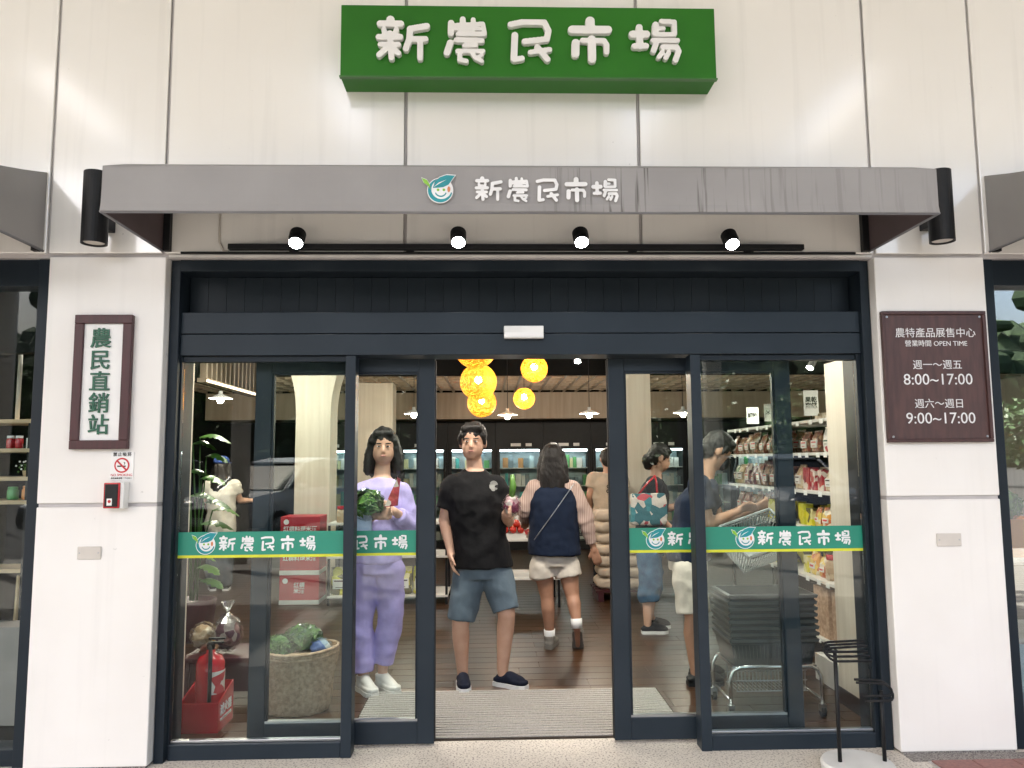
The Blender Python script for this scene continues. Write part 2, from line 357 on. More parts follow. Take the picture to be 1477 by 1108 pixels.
# interior floor with planks as far as they can be told apart
fl = struct(MB().box(-7, 7.5, 0.30, 9.6, -0.30, 0.0).build('floor', M_grout))
PLK = [MB().box(-0.4475, 0.4475, -0.0725, 0.0725, 0.0, 0.004).mesh('plank', m) for m in PLANKS]
rows = 0; y = 0.42; far = MB()
while y < 9.5:
    x = -7.0 + random.choice([0.0, 0.3, 0.6, 0.15, 0.45])
    while x < 7.4:
        vis = abs(x-0.0) < 0.47*(y+3.9)+0.5
        if y < 3.6 and vis:
            put('plank', random.choice(PLK), fl, loc=(x, y, 0))
        else:
            far.box(x-0.4475, x+0.4475, y-0.0725, y+0.0725, 0.0, 0.004)
        x += 0.9
    y += 0.15
fo = far.build('far_planks', PLANKS[0], fl); fo['kind'] = 'stuff'
# door mat with ribs
mt = thing('entrance_mat', 'ribbed beige entrance mat lying in the doorway', 'mat', (0.2, 0.7, 0.005))
MB().box(-0.77, 1.07, 0.305, 1.16, 0.0045, 0.008).build('mat_base', M_matbase, mt)
ribs = MB(); y = 0.315
while y < 1.15: ribs.box(-0.76, 1.06, y, y+0.022, 0.008, 0.017); y += 0.040
ro = ribs.build('mat_ribs', M_matrib, mt, bevel=0.003); ro['kind'] = 'stuff'

# ------------------------------------------------------------------ facade
bld = thing('shop_building', 'cream panelled shop facade with dark window frames', 'building', (0.19, 0.05, 0))
g = 0.008
MB().box(-7, 7.5, 0.024, 0.12, 2.54, 6.5).build('wall_backing', M_joint, bld)
XJ = [-6.2, -5.0, -3.85, -2.28, -1.69, -0.44, 0.806, 2.056, 2.65, 4.2, 5.3, 6.4]
for a, b in zip(XJ[:-1], XJ[1:]):
    zb = 2.562
    box('wall_panel', M_panel, a+g, b-g, 0.0, 0.022, zb, 4.55, bld, bevel=0.004)
    box('wall_panel', M_panel, a+g, b-g, 0.0, 0.022, 4.575, 6.5, bld, bevel=0.004)
    box('joint_strip', M_joint, b-0.004, b+0.004, 0.012, 0.0235, 2.57, 6.5, bld)
for (a, b) in ((-2.266, -1.672), (2.05, 2.645)):
    box('pillar_core', M_joint, a+0.012, b-0.012, 0.1005, 0.24, 0, 2.54, bld)
    box('pillar_panel', M_pillar, a, b, 0.0, 0.10, 0.012, 1.262, bld, bevel=0.005)
    box('pillar_groove', M_joint, a+0.004, b-0.004, 0.012, 0.0995, 1.2625, 1.2795, bld); box('pillar_panel', M_pillar, a, b, 0.0, 0.10, 1.280, 2.542, bld, bevel=0.005)
    box('pillar_base', M_gravel, a+0.01, b-0.01, 0.004, 0.10, 0.0, 0.012, bld)
# thin pale trim over the entrance
box('cover_trim', M_whitep, -1.665, 2.045, 0.012, 0.05, 2.546, 2.556, bld)

# ------------------------------------------------------------------ entrance frame
XL, XR = -1.672, 2.05
HB = 2.037
zb1, zb2 = P(738, 481, 0.09).z, P(738, 449, 0.09).z
ent = thing('storefront', 'dark navy metal entrance frame with boarded transom above the doors', 'storefront', (0.19, 0.15, 0))
for s, x in ((1, XL), (-1, XR)):
    a, b = sorted((x+s*0.004, x+s*0.052)); box('jamb', M_frame, a, b, 0.06, 0.24, 0, 2.538, ent, bevel=0.003)
    a, b = sorted((x+s*0.052, x+s*(0.060 if s == 1 else 0.076))); box('jamb_step', M_frame, a, b, 0.10, 0.26, 0, HB, ent, bevel=0.003)
box('head', M_frame, XL+0.052, XR-0.052, 0.05, 0.26, 2.478, 2.538, ent, bevel=0.003)
box('transom_backing', M_black, XL+0.055, XR-0.055, 0.20, 0.26, zb2, 2.478, ent)
n = 37; x0, x1 = XL+0.056, XR-0.056; dx = (x1-x0)/n
_tb = MB().box(-dx/2+0.0006, dx/2-0.0006, -0.012, 0.0, zb2-0.01, 2.476).mesh('transom_board', M_frame)
for i in range(n): put('transom_board', _tb, ent, bevel=0.0008, loc=Vector((x0+dx*(i+0.5), 0.198, 0))-ent.location)
box('header_beam', M_door, XL+0.053, XR-0.053, 0.088, 0.27, zb1+0.002, zb2-0.004, ent, bevel=0.003)
box('header_beam', M_door, XL+0.053, XR-0.053, 0.086, 0.27, HB, zb1-0.002, ent, bevel=0.003)
PLx, PRx = (-0.742, -0.682), (1.048, 1.108)
PLx = (P(496, 700, 0.09).x, P(511, 700, 0.09).x); PRx = (P(1001, 700, 0.09).x, P(1016, 700, 0.09).x)
for a, b in (PLx, PRx): box('post', M_door, a, b, 0.09, 0.19, 0, HB-0.002, ent, bevel=0.003)
box('door_track', M_black, XL+0.1, XR-0.1, 0.205, 0.30, HB+0.004, HB+0.03, ent)
sens = thing('motion_sensor', 'small white motion sensor box on the header above the doorway', 'sensor', P(755, 488, 0.05))
a, b = P(727, 488, 0.055), P(784, 470, 0.055)
box('housing', M_whitep, a.x, b.x, 0.05, 0.084, a.z, b.z, sens, bevel=0.004)
box('lens', M_white, a.x+0.004, b.x-0.004, 0.046, 0.05, a.z+0.006, a.z+0.03, sens)

def sticker(x0, x1, y, z0, z1, cx, parent, hgt):
    b = box('vinyl_band', M_teal, x0, x1, y-0.0012, y-0.0002, z0+0.014, z1, parent)
    box('stripe', M_lime, x0, x1, y-0.0012, y-0.0002, z0, z0+0.0138, b)
    st = hgt*1.32; w5 = 4*st+hgt
    logo((cx-w5/2-hgt*0.95, y-0.0014, (z0+z1)/2+0.008), hgt*1.5, b)
    name_row('lettering', M_vinylw, (cx, y-0.0014, (z0+z1)/2+0.006), hgt, st, b, 0.0010)
    return b
# fixed side windows
BZ0, BZ1 = P(745, 800, 0.13).z, P(745, 763, 0.13).z
for nm, xa, xb, lab in (('L', XL+0.060, PLx[0], 'fixed glass side window left of the doors with green lettered band'),
                        ('R', PRx[1], XR-0.076, 'fixed glass side window right of the doors with green lettered band')):
    t = thing('side_window', lab, 'window', ((xa+xb)/2, 0.13, 0), 'fixed windows beside the doors')
    box('bottom_rail', M_door, xa+0.001, xb-0.001, 0.095, 0.18, 0.0, 0.075, t, bevel=0.003)
    box('glazing_bead', M_steel, xa+0.001, xb-0.001, 0.118, 0.150, 0.0755, 0.088, t, bevel=0.002)
    box('top_rail', M_frame, xa+0.001, xb-0.001, 0.110, 0.17, HB-0.03, HB-0.002, t)
    box('pane', M_glass, xa+0.001, xb-0.001, 0.13, 0.138, 0.088, HB-0.03, t)
    sticker(xa+0.001, xb-0.001, 0.13, BZ0, BZ1, P(386 if nm == 'L' else 1160, 780, .13).x, t, 0.078)
# sliding doors
DY = 0.23
lx = (P(365, 700, DY).x, P(627, 700, DY).x); rx = (P(880, 700, DY).x, P(1146, 700, DY).x)
for (xa, xb), lab, cxs, inner in ((lx, 'left sliding glass door leaf in dark slate frame', (P(520, 780, DY).x), 1), (rx, 'right sliding glass door leaf in dark slate frame', (P(1030, 780, DY).x), -1)):
    t = thing('sliding_door', lab, 'door', ((xa+xb)/2, DY, 0.012), 'sliding door leaves')
    sw = 0.088
    box('stile', M_door, xa, xa+sw, DY, DY+0.045, 0.012, HB-0.002, t, bevel=0.003)
    box('stile', M_door, xb-sw, xb, DY, DY+0.045, 0.012, HB-0.002, t, bevel=0.003)
    box('bottom_rail', M_door, xa+sw, xb-sw, DY+0.001, DY+0.044, 0.012, 0.125, t, bevel=0.003)
    box('top_rail', M_door, xa+sw, xb-sw, DY+0.001, DY+0.044, HB-0.075, HB-0.002, t, bevel=0.003)
    for (p, q, u, v) in ((xa+sw, xa+sw+0.012, 0.137, HB-0.087), (xb-sw-0.012, xb-sw, 0.137, HB-0.087)):
        box('bead', M_frame, p, q, DY+0.008, DY+0.036, u, v, t)
    box('bead', M_steel, xa+sw, xb-sw, DY+0.008, DY+0.036, 0.125, 0.137, t); box('bead', M_frame, xa+sw, xb-sw, DY+0.008, DY+0.036, HB-0.087, HB-0.075, t)
    box('pane', M_glass, xa+sw+0.012, xb-sw-0.012, DY+0.018, DY+0.026, 0.137, HB-0.087, t)
    sticker(xa+sw+0.013, xb-sw-0.013, DY+0.018, BZ0-0.012, BZ1-0.012, cxs, t, 0.078)
    ex = xb if inner == 1 else xa
    box('edge_seal', M_rubber, *( (xb, xb+0.006) if inner == 1 else (xa-0.006, xa)), DY+0.01, DY+0.035, 0.02, HB-0.01, t)

# ------------------------------------------------------------------ green sign
SY = -0.17
a, b = P(492, 110, SY), P(1032, 10, SY); c = P(494, 110, SY)
sx0, sx1, sz0, sz1 = -0.757, 1.186, 3.440, 3.828
sg = thing('box_sign', 'green box sign with five white raised characters over the entrance', 'sign', (0.21, 0.0, 3.44))
box('sign_box', M_green, sx0, sx1, SY, -0.002, sz0, sz1, sg, bevel=0.003)
box('sign_rim', mat('rim_green', (0.03, 0.14, 0.018), 0.4), sx0-0.004, sx1+0.004, SY-0.006, SY+0.02, sz0-0.004, sz0+0.004, sg)
for k, px in enumerate((582, 672, 763, 850, 943)):
    q = P(px, 61, SY)
    o = put('character', GLYPH[k], sg, loc=Vector((q.x, SY-0.001, q.z))-sg.location); o.scale = (0.245*1.03, 0.28, 0.245)
    if not o.data.materials: o.data.materials.append(M_white)
# ------------------------------------------------------------------ awnings
M_edge = mat('awning_edge', (0.20, 0.20, 0.215), 0.6)
def awning(xa, xb, lab, full):
    t = thing('awning', lab, 'awning', ((xa+xb)/2, 0.0, 2.57), 'grey awnings')
    yf, z0, z1, zw0, zw1 = -0.64, 2.572, 2.777, 2.572, 2.99
    def sheet(pts, th, m, name):       # slab between an outline and its offset along th
        mb = MB(); th = Vector(th); n = len(pts); v = [Vector(p) for p in pts]; v += [p+th for p in v]
        mb.add(v, [tuple(range(n)), tuple(range(2*n-1, n-1, -1))]+[(i, i+n, (i+1) % n+n, (i+1) % n) for i in range(n)])
        return mb.build(name, m, t)
    # fascia with a slightly wavy fabric surface
    mb = MB(); nx, nz = 90, 6; rows_ = []
    for j in range(nz+1):
        for i in range(nx+1):
            u, v = i/nx, j/nz; x = xa+(xb-xa)*u
            yy = yf - 0.003*noise.noise(Vector((x*2.2, 0, v*2)))-0.004*math.exp(-v*6) - (0.0 if j else 0.004)
            rows_.append((x, yy, z0+(z1-z0)*v))
    k = len(rows_); back = [(x, y+0.012, z) for x, y, z in rows_]
    fs = []
    for j in range(nz):
        for i in range(nx):
            q = (j*(nx+1)+i, j*(nx+1)+i+1, (j+1)*(nx+1)+i+1, (j+1)*(nx+1)+i)
            fs += [q, tuple(k+r for r in q[::-1])]
    for i in range(nx):
        fs += [(i+1, i, i+k, i+1+k), (nz*(nx+1)+i, nz*(nx+1)+i+1, nz*(nx+1)+i+1+k, nz*(nx+1)+i+k)]
    mb.add(rows_+back, fs); fa = mb.build('fascia', MATS['awning_fascia'] if full else M_awn, t, smooth=False)
    mb2 = MB().tube([(xa, yf+0.004, z0), (xb, yf+0.004, z0)], 0.008, 8).build('hem', M_edge, t, smooth=True)
    prof = [(yf, z0), (-0.004, zw0), (-0.004, zw1), (-0.2, zw1-0.06), (-0.45, zw1-0.13), (yf, z1)]
    for x, d in ((xa, 1), (xb, -1)):
        sheet([(x, p, q) for p, q in prof], (d*0.004, 0, 0), M_awn, 'side_panel')
        sheet([(x+d*0.005, p+0.012 if p == yf else p, q) for p, q in prof], (d*0.003, 0, 0), M_awnin, 'side_lining')
        MB().tube([(x, yf, z0), (x, -0.004, zw0)], 0.007, 8).build('side_hem', M_edge, t, smooth=True)
        box('wall_bracket', M_black, *(sorted((x+d*0.012, x+d*0.045))), -0.035, -0.004, zw0-0.005, zw1-0.06, t)
    top = prof[2:]
    mb3 = MB(); v = [(xa, p, q) for p, q in top]+[(xb, p, q) for p, q in top]+[(xa, p, q-0.006) for p, q in top]+[(xb, p, q-0.006) for p, q in top]
    f = []
    for i in range(3): f += [(i, i+1, i+5, i+4), (i+8, i+12, i+13, i+9)]
    mb3.add(v, f).build('roof_sheet', M_awn, t)
    for z in (z0+0.02, z1-0.03): MB().tube([(xa+0.02, yf+0.03, z), (xb-0.02, yf+0.03, z)], 0.012, 8).build('frame_tube', M_black, t, smooth=True)
    return t
# fascia cloth with the dark water runs that start at its top edge
_m = mat('awning_fascia', (0.295, 0.288, 0.288), 0.6, (0.255, 0.248, 0.248), 2.2, bump=0.06, bscale=14, detail=6)
_t = _m.node_tree; _b = _t.nodes['Principled BSDF']; _r = _t.nodes[_m['ramp']]
_gp = _t.nodes.new('ShaderNodeNewGeometry'); _sx = _t.nodes.new('ShaderNodeSeparateXYZ'); _t.links.new(_gp.outputs['Position'], _sx.inputs[0])
_mp = _t.nodes.new('ShaderNodeMapping'); _mp.inputs['Scale'].default_value = (55, 1, 2.2); _t.links.new(_gp.outputs['Position'], _mp.inputs[0])
_n = _t.nodes.new('ShaderNodeTexNoise'); _n.inputs['Scale'].default_value = 1.0; _n.inputs['Detail'].default_value = 3; _t.links.new(_mp.outputs[0], _n.inputs['Vector'])
_st = _t.nodes.new('ShaderNodeMapRange'); _st.inputs[1].default_value = 0.55; _st.inputs[2].default_value = 0.66; _t.links.new(_n.outputs['Fac'], _st.inputs[0])
_xr = _t.nodes.new('ShaderNodeValToRGB'); _e = _xr.color_ramp.elements
_e[0].position = 0.0; _e[0].color = (0, 0, 0, 1); _e[1].position = 1.0; _e[1].color = (0.12, 0.12, 0.12, 1)
for p_, v_ in ((0.50, 0.03), (0.60, 0.85), (0.69, 0.85), (0.74, 0.35)):
    q_ = _e.new(p_); q_.color = (v_, v_, v_, 1)
_xm = _t.nodes.new('ShaderNodeMapRange'); _xm.inputs[1].default_value = -1.7; _xm.inputs[2].default_value = 2.04
_t.links.new(_sx.outputs['X'], _xm.inputs[0]); _t.links.new(_xm.outputs[0], _xr.inputs[0])
_mu = _t.nodes.new('ShaderNodeMath'); _mu.operation = 'MULTIPLY'; _t.links.new(_st.outputs[0], _mu.inputs[0]); _t.links.new(_xr.outputs[0], _mu.inputs[1])
_mx = _t.nodes.new('ShaderNodeMixRGB'); _mx.inputs[2].default_value = (0.075, 0.072, 0.065, 1)
_t.links.new(_mu.outputs[0], _mx.inputs[0]); _t.links.new(_r.outputs['Color'], _mx.inputs[1]); _t.links.new(_mx.outputs[0], _b.inputs['Base Color'])
aw = awning(-1.69, 2.025, 'wide grey fabric awning with emblem and white lettering above the entrance', True)
q = P(634, 272, -0.655); logo((q.x, -0.652, q.z), 0.135, aw)
q = P(789, 273, -0.655); name_row('lettering', M_vinylw, (q.x, -0.652, q.z), 0.112, P(745, 273, -.65).x-P(703, 273, -.65).x, aw, 0.0012)
awning(-5.6, -2.30, 'grey awning over the shop window at the left edge', False)
awning(2.68, 6.0, 'grey awning over the shop window at the right edge', False)

# ------------------------------------------------------------------ wall lamps and spotlights
for px, py0, py1, lab, s in ((139, 250, 352, 'black cylinder wall lamp beside the left end of the entrance awning', 1), (1354, 248, 349, 'black cylinder wall lamp beside the right end of the entrance awning', -1)):
    yy = -0.15; a, b = P(px, py0, yy), P(px+(-2 if s == 1 else 4), py1, yy); x = (a.x+b.x)/2
    t = thing('wall_lamp', lab, 'lamp', (x, 0, b.z), 'cylinder wall lamps')
    MB().lathe([(0.0, b.z+0.012), (0.05, b.z+0.012), (0.056, b.z), (0.061, b.z), (0.061, a.z), (0.056, a.z), (0.05, a.z-0.01), (0.0, a.z-0.01)], (x, yy, 0), 28).build('housing', M_black, t, smooth=False)
    MB().lathe([(0.049, b.z+0.008), (0.049, b.z+0.011)], (x, yy, 0), 24).build('lens', M_beige, t)
    box('bracket', M_black, x-0.03, x+0.03, yy+0.05, -0.001, b.z+0.10, b.z+0.16, t, bevel=0.004)
M_lit = emis('lit_lens', (1.0, 0.98, 0.93), 40.0)
trk = thing('light_track', 'thin black lighting track under the entrance awning', 'track', (0.3, -0.03, 2.6))
za = P(738, 357, -0.08).z; xa, xb = P(330, 356, -.08).x, P(1158, 356, -.08).x
box('rail', M_black, xa, xb, -0.10, -0.06, za-0.014, za+0.014, trk, bevel=0.003)
for px in (420, 590, 915, 1085): x = P(px, 350, -.08).x; box('mount', M_black, x-0.02, x+0.02, -0.06, -0.001, za-0.01, za+0.01, trk)
MB().tube([(xa-0.02, -0.03, za-0.01), (xa-0.05, -0.012, za+0.0), (xa-0.075, -0.008, za+0.05), (xa-0.075, -0.008, 2.9)], 0.006, 8).build('cable', M_beige, trk, smooth=True)
MB().tube([(xa-0.26, -0.03, za-0.016), (xb+0.30, -0.03, za-0.016)], 0.007, 8).build('conduit', M_black, trk, smooth=True)
for i, (px, py) in enumerate(((428, 345), (661, 344), (838, 344), (1054, 347))):
    c = P(px, py, -0.13); d = Vector((0.03, -0.62, -0.78)).normalized()
    t = thing('spotlight', ['leftmost', 'second from left', 'third from left', 'rightmost'][i]+' lit black spotlight on the track under the awning', 'spotlight', c, 'spotlights under the awning')
    r_ = 0.037
    MB().tube([c-d*0.055, c-d*0.05, c+d*0.030, c+d*0.034], [r_*0.85, r_, r_, r_*0.96], 20).build('housing', M_black, t)
    fins = MB()
    for k in range(5): fins.tube([c-d*(0.048-0.010*k), c-d*(0.043-0.010*k)], r_+0.004, 20)
    fins.build('heat_sink', M_black, t)
    MB().tube([c+d*0.0341, c+d*0.036], r_*0.88, 20).build('lens', M_lit, t)
    MB().tube([c-d*0.01, c+Vector((0, 0.03, 0.005)), Vector((c.x, -0.08, za+0.012))], 0.008, 8).build('yoke', M_black, t)
    L = bpy.data.lights.new('spot_light', 'SPOT'); L.energy = 10; L.spot_size = R(75); L.spot_blend = 0.6; L.shadow_soft_size = 0.03; L.color = (1, 0.97, 0.92)
    lo = bpy.data.objects.new('spot_light', L); col.objects.link(lo); lo.parent = t; lo.location = d*0.045
    lo.rotation_euler = (-d).to_track_quat('Z', 'Y').to_euler()

# ------------------------------------------------------------------ plaques on the pillars
def plate_at(px0, py0, px1, py1, Y=0.0):
    a, b = P(px0, py1, Y), P(px1, py0, Y); return min(a.x, b.x), max(a.x, b.x), min(a.z, b.z), max(a.z, b.z)
x0, x1, z0, z1 = -2.135, -1.855, 1.555, 2.215
a = P(147, 551, -0.03)
x0, x1 = P(103, 551, -.03).x+0.002, P(187, 551, -.03).x; z0, z1 = P(143, 648, -.03).z, P(147, 454, -.03).z
t = thing('plaque', 'upright white plaque in maroon wooden frame with five green characters', 'sign', ((x0+x1)/2, 0, z0))
fw_ = 0.045
box('board', M_white, x0+fw_, x1-fw_, -0.018, -0.001, z0+fw_, z1-fw_, t)
box('frame_rail', M_maroon, x0, x1, -0.032, -0.001, z0, z0+fw_, t, bevel=0.003); box('frame_rail', M_maroon, x0, x1, -0.032, -0.001, z1-fw_, z1, t, bevel=0.003)
box('frame_stile', M_maroon, x0, x0+fw_, -0.0315, -0.001, z0+fw_, z1-fw_, t, bevel=0.003); box('frame_stile', M_maroon, x1-fw_, x1, -0.0315, -0.001, z0+fw_, z1-fw_, t, bevel=0.003)
for i, ch in enumerate('農民直銷站'):
    q = P(146-i*1.0, 490+i*31.2, -0.02); text('character', ch, 0.108, M_dgreen, (q.x, -0.0225, q.z), t, ext=0.004, bold=0.0010)
# opening hours plaque
x0, x1 = P(1276, 545, -.02).x, P(1427, 545, -.02).x; z0, z1 = P(1360, 638, -.02).z, P(1350, 449, -.02).z
t = thing('plaque', 'brown wooden opening hours plaque with white lettering', 'sign', ((x0+x1)/2, 0, z0))
box('board', M_brown, x0+0.018, x1-0.018, -0.016, -0.001, z0+0.018, z1-0.018, t)
box('frame_rail', M_brownf, x0, x1, -0.028, -0.001, z0, z0+0.018, t, bevel=0.003); box('frame_rail', M_brownf, x0, x1, -0.028, -0.001, z1-0.018, z1, t, bevel=0.003)
box('frame_stile', M_brownf, x0, x0+0.018, -0.0275, -0.001, z0+0.018, z1-0.018, t, bevel=0.003); box('frame_stile', M_brownf, x1-0.018, x1, -0.0275, -0.001, z0+0.018, z1-0.018, t, bevel=0.003)
for s, px, py, sz in (('農特產品展售中心', 1349, 481, 0.054), ('營業時間 OPEN TIME', 1350, 496, 0.036), ('週一～週五', 1352, 527, 0.053), ('8:00~17:00', 1353, 548, 0.082), ('週六～週日', 1355, 583, 0.053), ('9:00~17:00', 1357, 604, 0.082)):
    q = P(px, py, -.016); text('lettering', s, sz, M_vinylw, (q.x, -0.0172, q.z), t, ext=0.0006, bold=0.0)
for sx_ in (x0+0.03, x1-0.03):
    for sz_ in (z0+0.03, z1-0.03): MB().tube([(sx_, -0.0165, sz_), (sx_, -0.020, sz_)], 0.006, 10).build('screw', M_steel, t)
# no-smoking notice
x0, x1, z0, z1 = plate_at(159, 652, 194, 693)
t = thing('notice', 'small white no smoking notice below the maroon plaque', 'sign', ((x0+x1)/2, 0, z0))
box('card', M_white, x0, x1, -0.005, -0.001, z0, z1, t)
cx_, cz_ = (x0+x1)/2, (z0+z1)/2+0.004
ring = MB(); n = 28
ring.prism([(cx_+0.038*math.cos(2*math.pi*i/n), cz_+0.038*math.sin(2*math.pi*i/n)) for i in range(n)], -0.0062, -0.0052)
ring.build('ring', M_red, t)
MB().prism([(cx_+0.030*math.cos(2*math.pi*i/n), cz_+0.030*math.sin(2*math.pi*i/n)) for i in range(n)], -0.0072, -0.0063).build('ring_face', M_white, t)
MB().box(cx_-0.022, cx_+0.020, -0.0080, -0.0073, cz_-0.008, cz_-0.001).tube([(cx_+0.012, -0.0078, cz_+0.004), (cx_+0.016, -0.0078, cz_+0.012), (cx_+0.010, -0.0078, cz_+0.016)], 0.002, 6).build('cigarette', M_rubber, t)
bar = MB().prism([(cx_-0.026, cz_+0.020), (cx_-0.020, cz_+0.026), (cx_+0.026, cz_-0.020), (cx_+0.020, cz_-0.026)], -0.0090, -0.0082).build('bar', M_red, t)
text('lettering', '禁止吸菸', 0.021, M_rubber, (cx_, -0.0056, z1-0.013), t, spacing=1.25, bold=0.0003)
text('lettering', 'NO SMOKING', 0.017, M_red, (cx_, -0.0056, z0+0.026), t)
text('lettering', '違者處新臺幣二千元以上', 0.0095, M_rubber, (cx_, -0.0056, z0+0.010), t)
# red-black device
x0, x1, z0, z1 = plate_at(157, 695, 187, 733)
t = thing('alarm_box', 'small black and red alarm box under the no smoking notice', 'alarm', ((x0+x1)/2, 0, z0))
box('housing', M_whitep, x0+0.02, x1, -0.055, -0.001, z0, z1, t, bevel=0.004); box('cover', M_extred, x0, x1-0.018, -0.062, -0.0005, z0+0.002, z1-0.002, t, bevel=0.004)
box('face', M_black, x0+0.008, x1-0.026, -0.0655, -0.0622, z0+0.010, z1-0.010, t, bevel=0.002); box('badge', M_white, x0+0.02, x0+0.045, -0.067, -0.0657, z0+0.016, z0+0.05, t)
MB().tube([(x0+0.033, -0.067, z0+0.036), (x0+0.033, -0.068, z0+0.036)], 0.008, 10).build('button', M_red, t)
# beige blanking plates
for p0, p1, lab in (((112, 788), (147, 807), 'flat beige cover plate low on the left pillar'), ((1351, 769), (1385, 788), 'flat beige cover plate on the right pillar')):
    x0, x1, z0, z1 = plate_at(p0[0], p0[1], p1[0], p1[1])
    t = thing('cover_plate', lab, 'plate', ((x0+x1)/2, 0, z0), 'cover plates')
    box('plate', M_beige, x0, x1, -0.008, -0.001, z0, z1, t, bevel=0.003)
    MB().tube([(x0+0.012, -0.008, (z0+z1)/2), (x0+0.012, -0.0095, (z0+z1)/2)], 0.004, 8).tube([(x1-0.012, -0.008, (z0+z1)/2), (x1-0.012, -0.0095, (z0+z1)/2)], 0.004, 8).build('screws', M_steel, t)

# =================================================================== canopy, car park and what the glass reflects
cn = thing('canopy', 'pale covered walkway roof standing in front of the shop', 'canopy', (0, -7.2, 0))
M_conc = mat('canopy_white', (0.84, 0.83, 0.80), 0.6, (0.78, 0.77, 0.74), 2)
box('roof', M_conc, -18, 18, -5.0, -0.004, 6.2, 6.4, cn)
_gx = [-18, -12.4, -9.0, -5.5, -1.9, 2.1, 4.7, 8.4, 12.0, 18]      # open light slots between the outer roof panels
for p, q in zip(_gx[:-1], _gx[1:]): box('roof_panel', M_conc, p+(.24 if p > -18 else 0), q-(.24 if q < 18 else 0), -7.6, -5.004, 6.2, 6.4, cn)
box('fascia', M_conc, -18, 18, -7.75, -7.61, 5.95, 6.5, cn)
for x in (-14.5, -7.2, -3.7, 3.4, 10.2, 15.5):
    MB().tube([(x, -7.3, 0), (x, -7.3, 6.19)], 0.14, 20).build('column', M_conc, cn, smooth=True)
    box('beam', M_conc, x-0.1, x+0.1, -7.6, -0.01, 5.9, 6.198, cn)
hb = MB()
for k in range(120):
    a = -60+k; hh = 24+7*noise.noise(Vector((k*0.07, 3, 0)))+2*noise.noise(Vector((k*0.4, 1, 0)))
    hb.ell((a*3.2, -125-12*noise.noise(Vector((k*0.2, 0, 5))), 0), (9, 14, hh), nu=8, nv=6)
rh = random.Random(4)
for k in range(700):
    x = rh.uniform(-150, 150); hb.ell((x, -112+rh.uniform(-8, 8), rh.uniform(0, 26)), (rh.uniform(1.2, 3), 2, rh.uniform(1, 2.6)), nu=6, nv=5)
M_hill = mat('hill_green', (0.045, 0.085, 0.03), 0.9, (0.025, 0.05, 0.022), 0.35, bump=1.0, bscale=0.5)
struct(hb.build('hill', M_hill))
def tree(x, y, h, sp, lab, seed):
    rr = random.Random(seed)
    t = thing('tree', lab, 'tree', (x, y, -0.12), 'trees across the car park')
    tr = MB().tube([(x, y, -0.12), (x+0.1, y, h*0.3), (x, y+0.1, h*0.55), (x+0.2, y, h*0.8)], [0.2, 0.16, 0.11, 0.04], 8)
    for k in range(6):
        a = rr.uniform(0, 6.28); tr.tube([(x, y, h*0.35+k*0.06*h), (x+math.cos(a)*sp*0.6, y+math.sin(a)*sp*0.6, h*0.6+k*0.05*h)], [0.08, 0.02], 6)
    tr.build('trunk', M_bark, t, smooth=True)
    cr = MB()
    cl = [(rr.gauss(0, 0.45)*sp, rr.gauss(0, 0.45)*sp, h*(0.62+rr.uniform(-0.25, 0.33))) for _ in range(26)]
    for _ in range(1500):
        c = rr.choice(cl); q = Vector((x+c[0]+rr.gauss(0, 0.22)*sp, y+c[1]+rr.gauss(0, 0.22)*sp, c[2]+rr.gauss(0, 0.08)*h))
        u = Vector((rr.uniform(-1,1), rr.uniform(-1,1), rr.uniform(-1,1))).normalized(); v = u.orthogonal().normalized(); s = rr.uniform(0.10, 0.24)
        cr.add([q-u*s, q+v*s*0.5, q+u*s, q-v*s*0.5], [(0, 1, 2, 3)])
    cr.build('crown', rr.choice([M_leaf, M_leafl]), t)
for i, (x, y, h, sp) in enumerate(((-24, -34, 6.5, 3), (-16, -36, 7.5, 3.2), (-7, -38, 6.0, 3), (2, -36, 7.0, 3), (9, -33, 6.0, 2.6), (14, -30, 4.6, 2.2), (19, -33, 4.2, 2.2), (27, -36, 4.4, 2.4))):
    tree(x, y, h, sp, ['broad', 'tall', 'low', 'round', 'leaning', 'young', 'bushy', 'outermost'][i]+' tree across the car park behind the photographer', i)
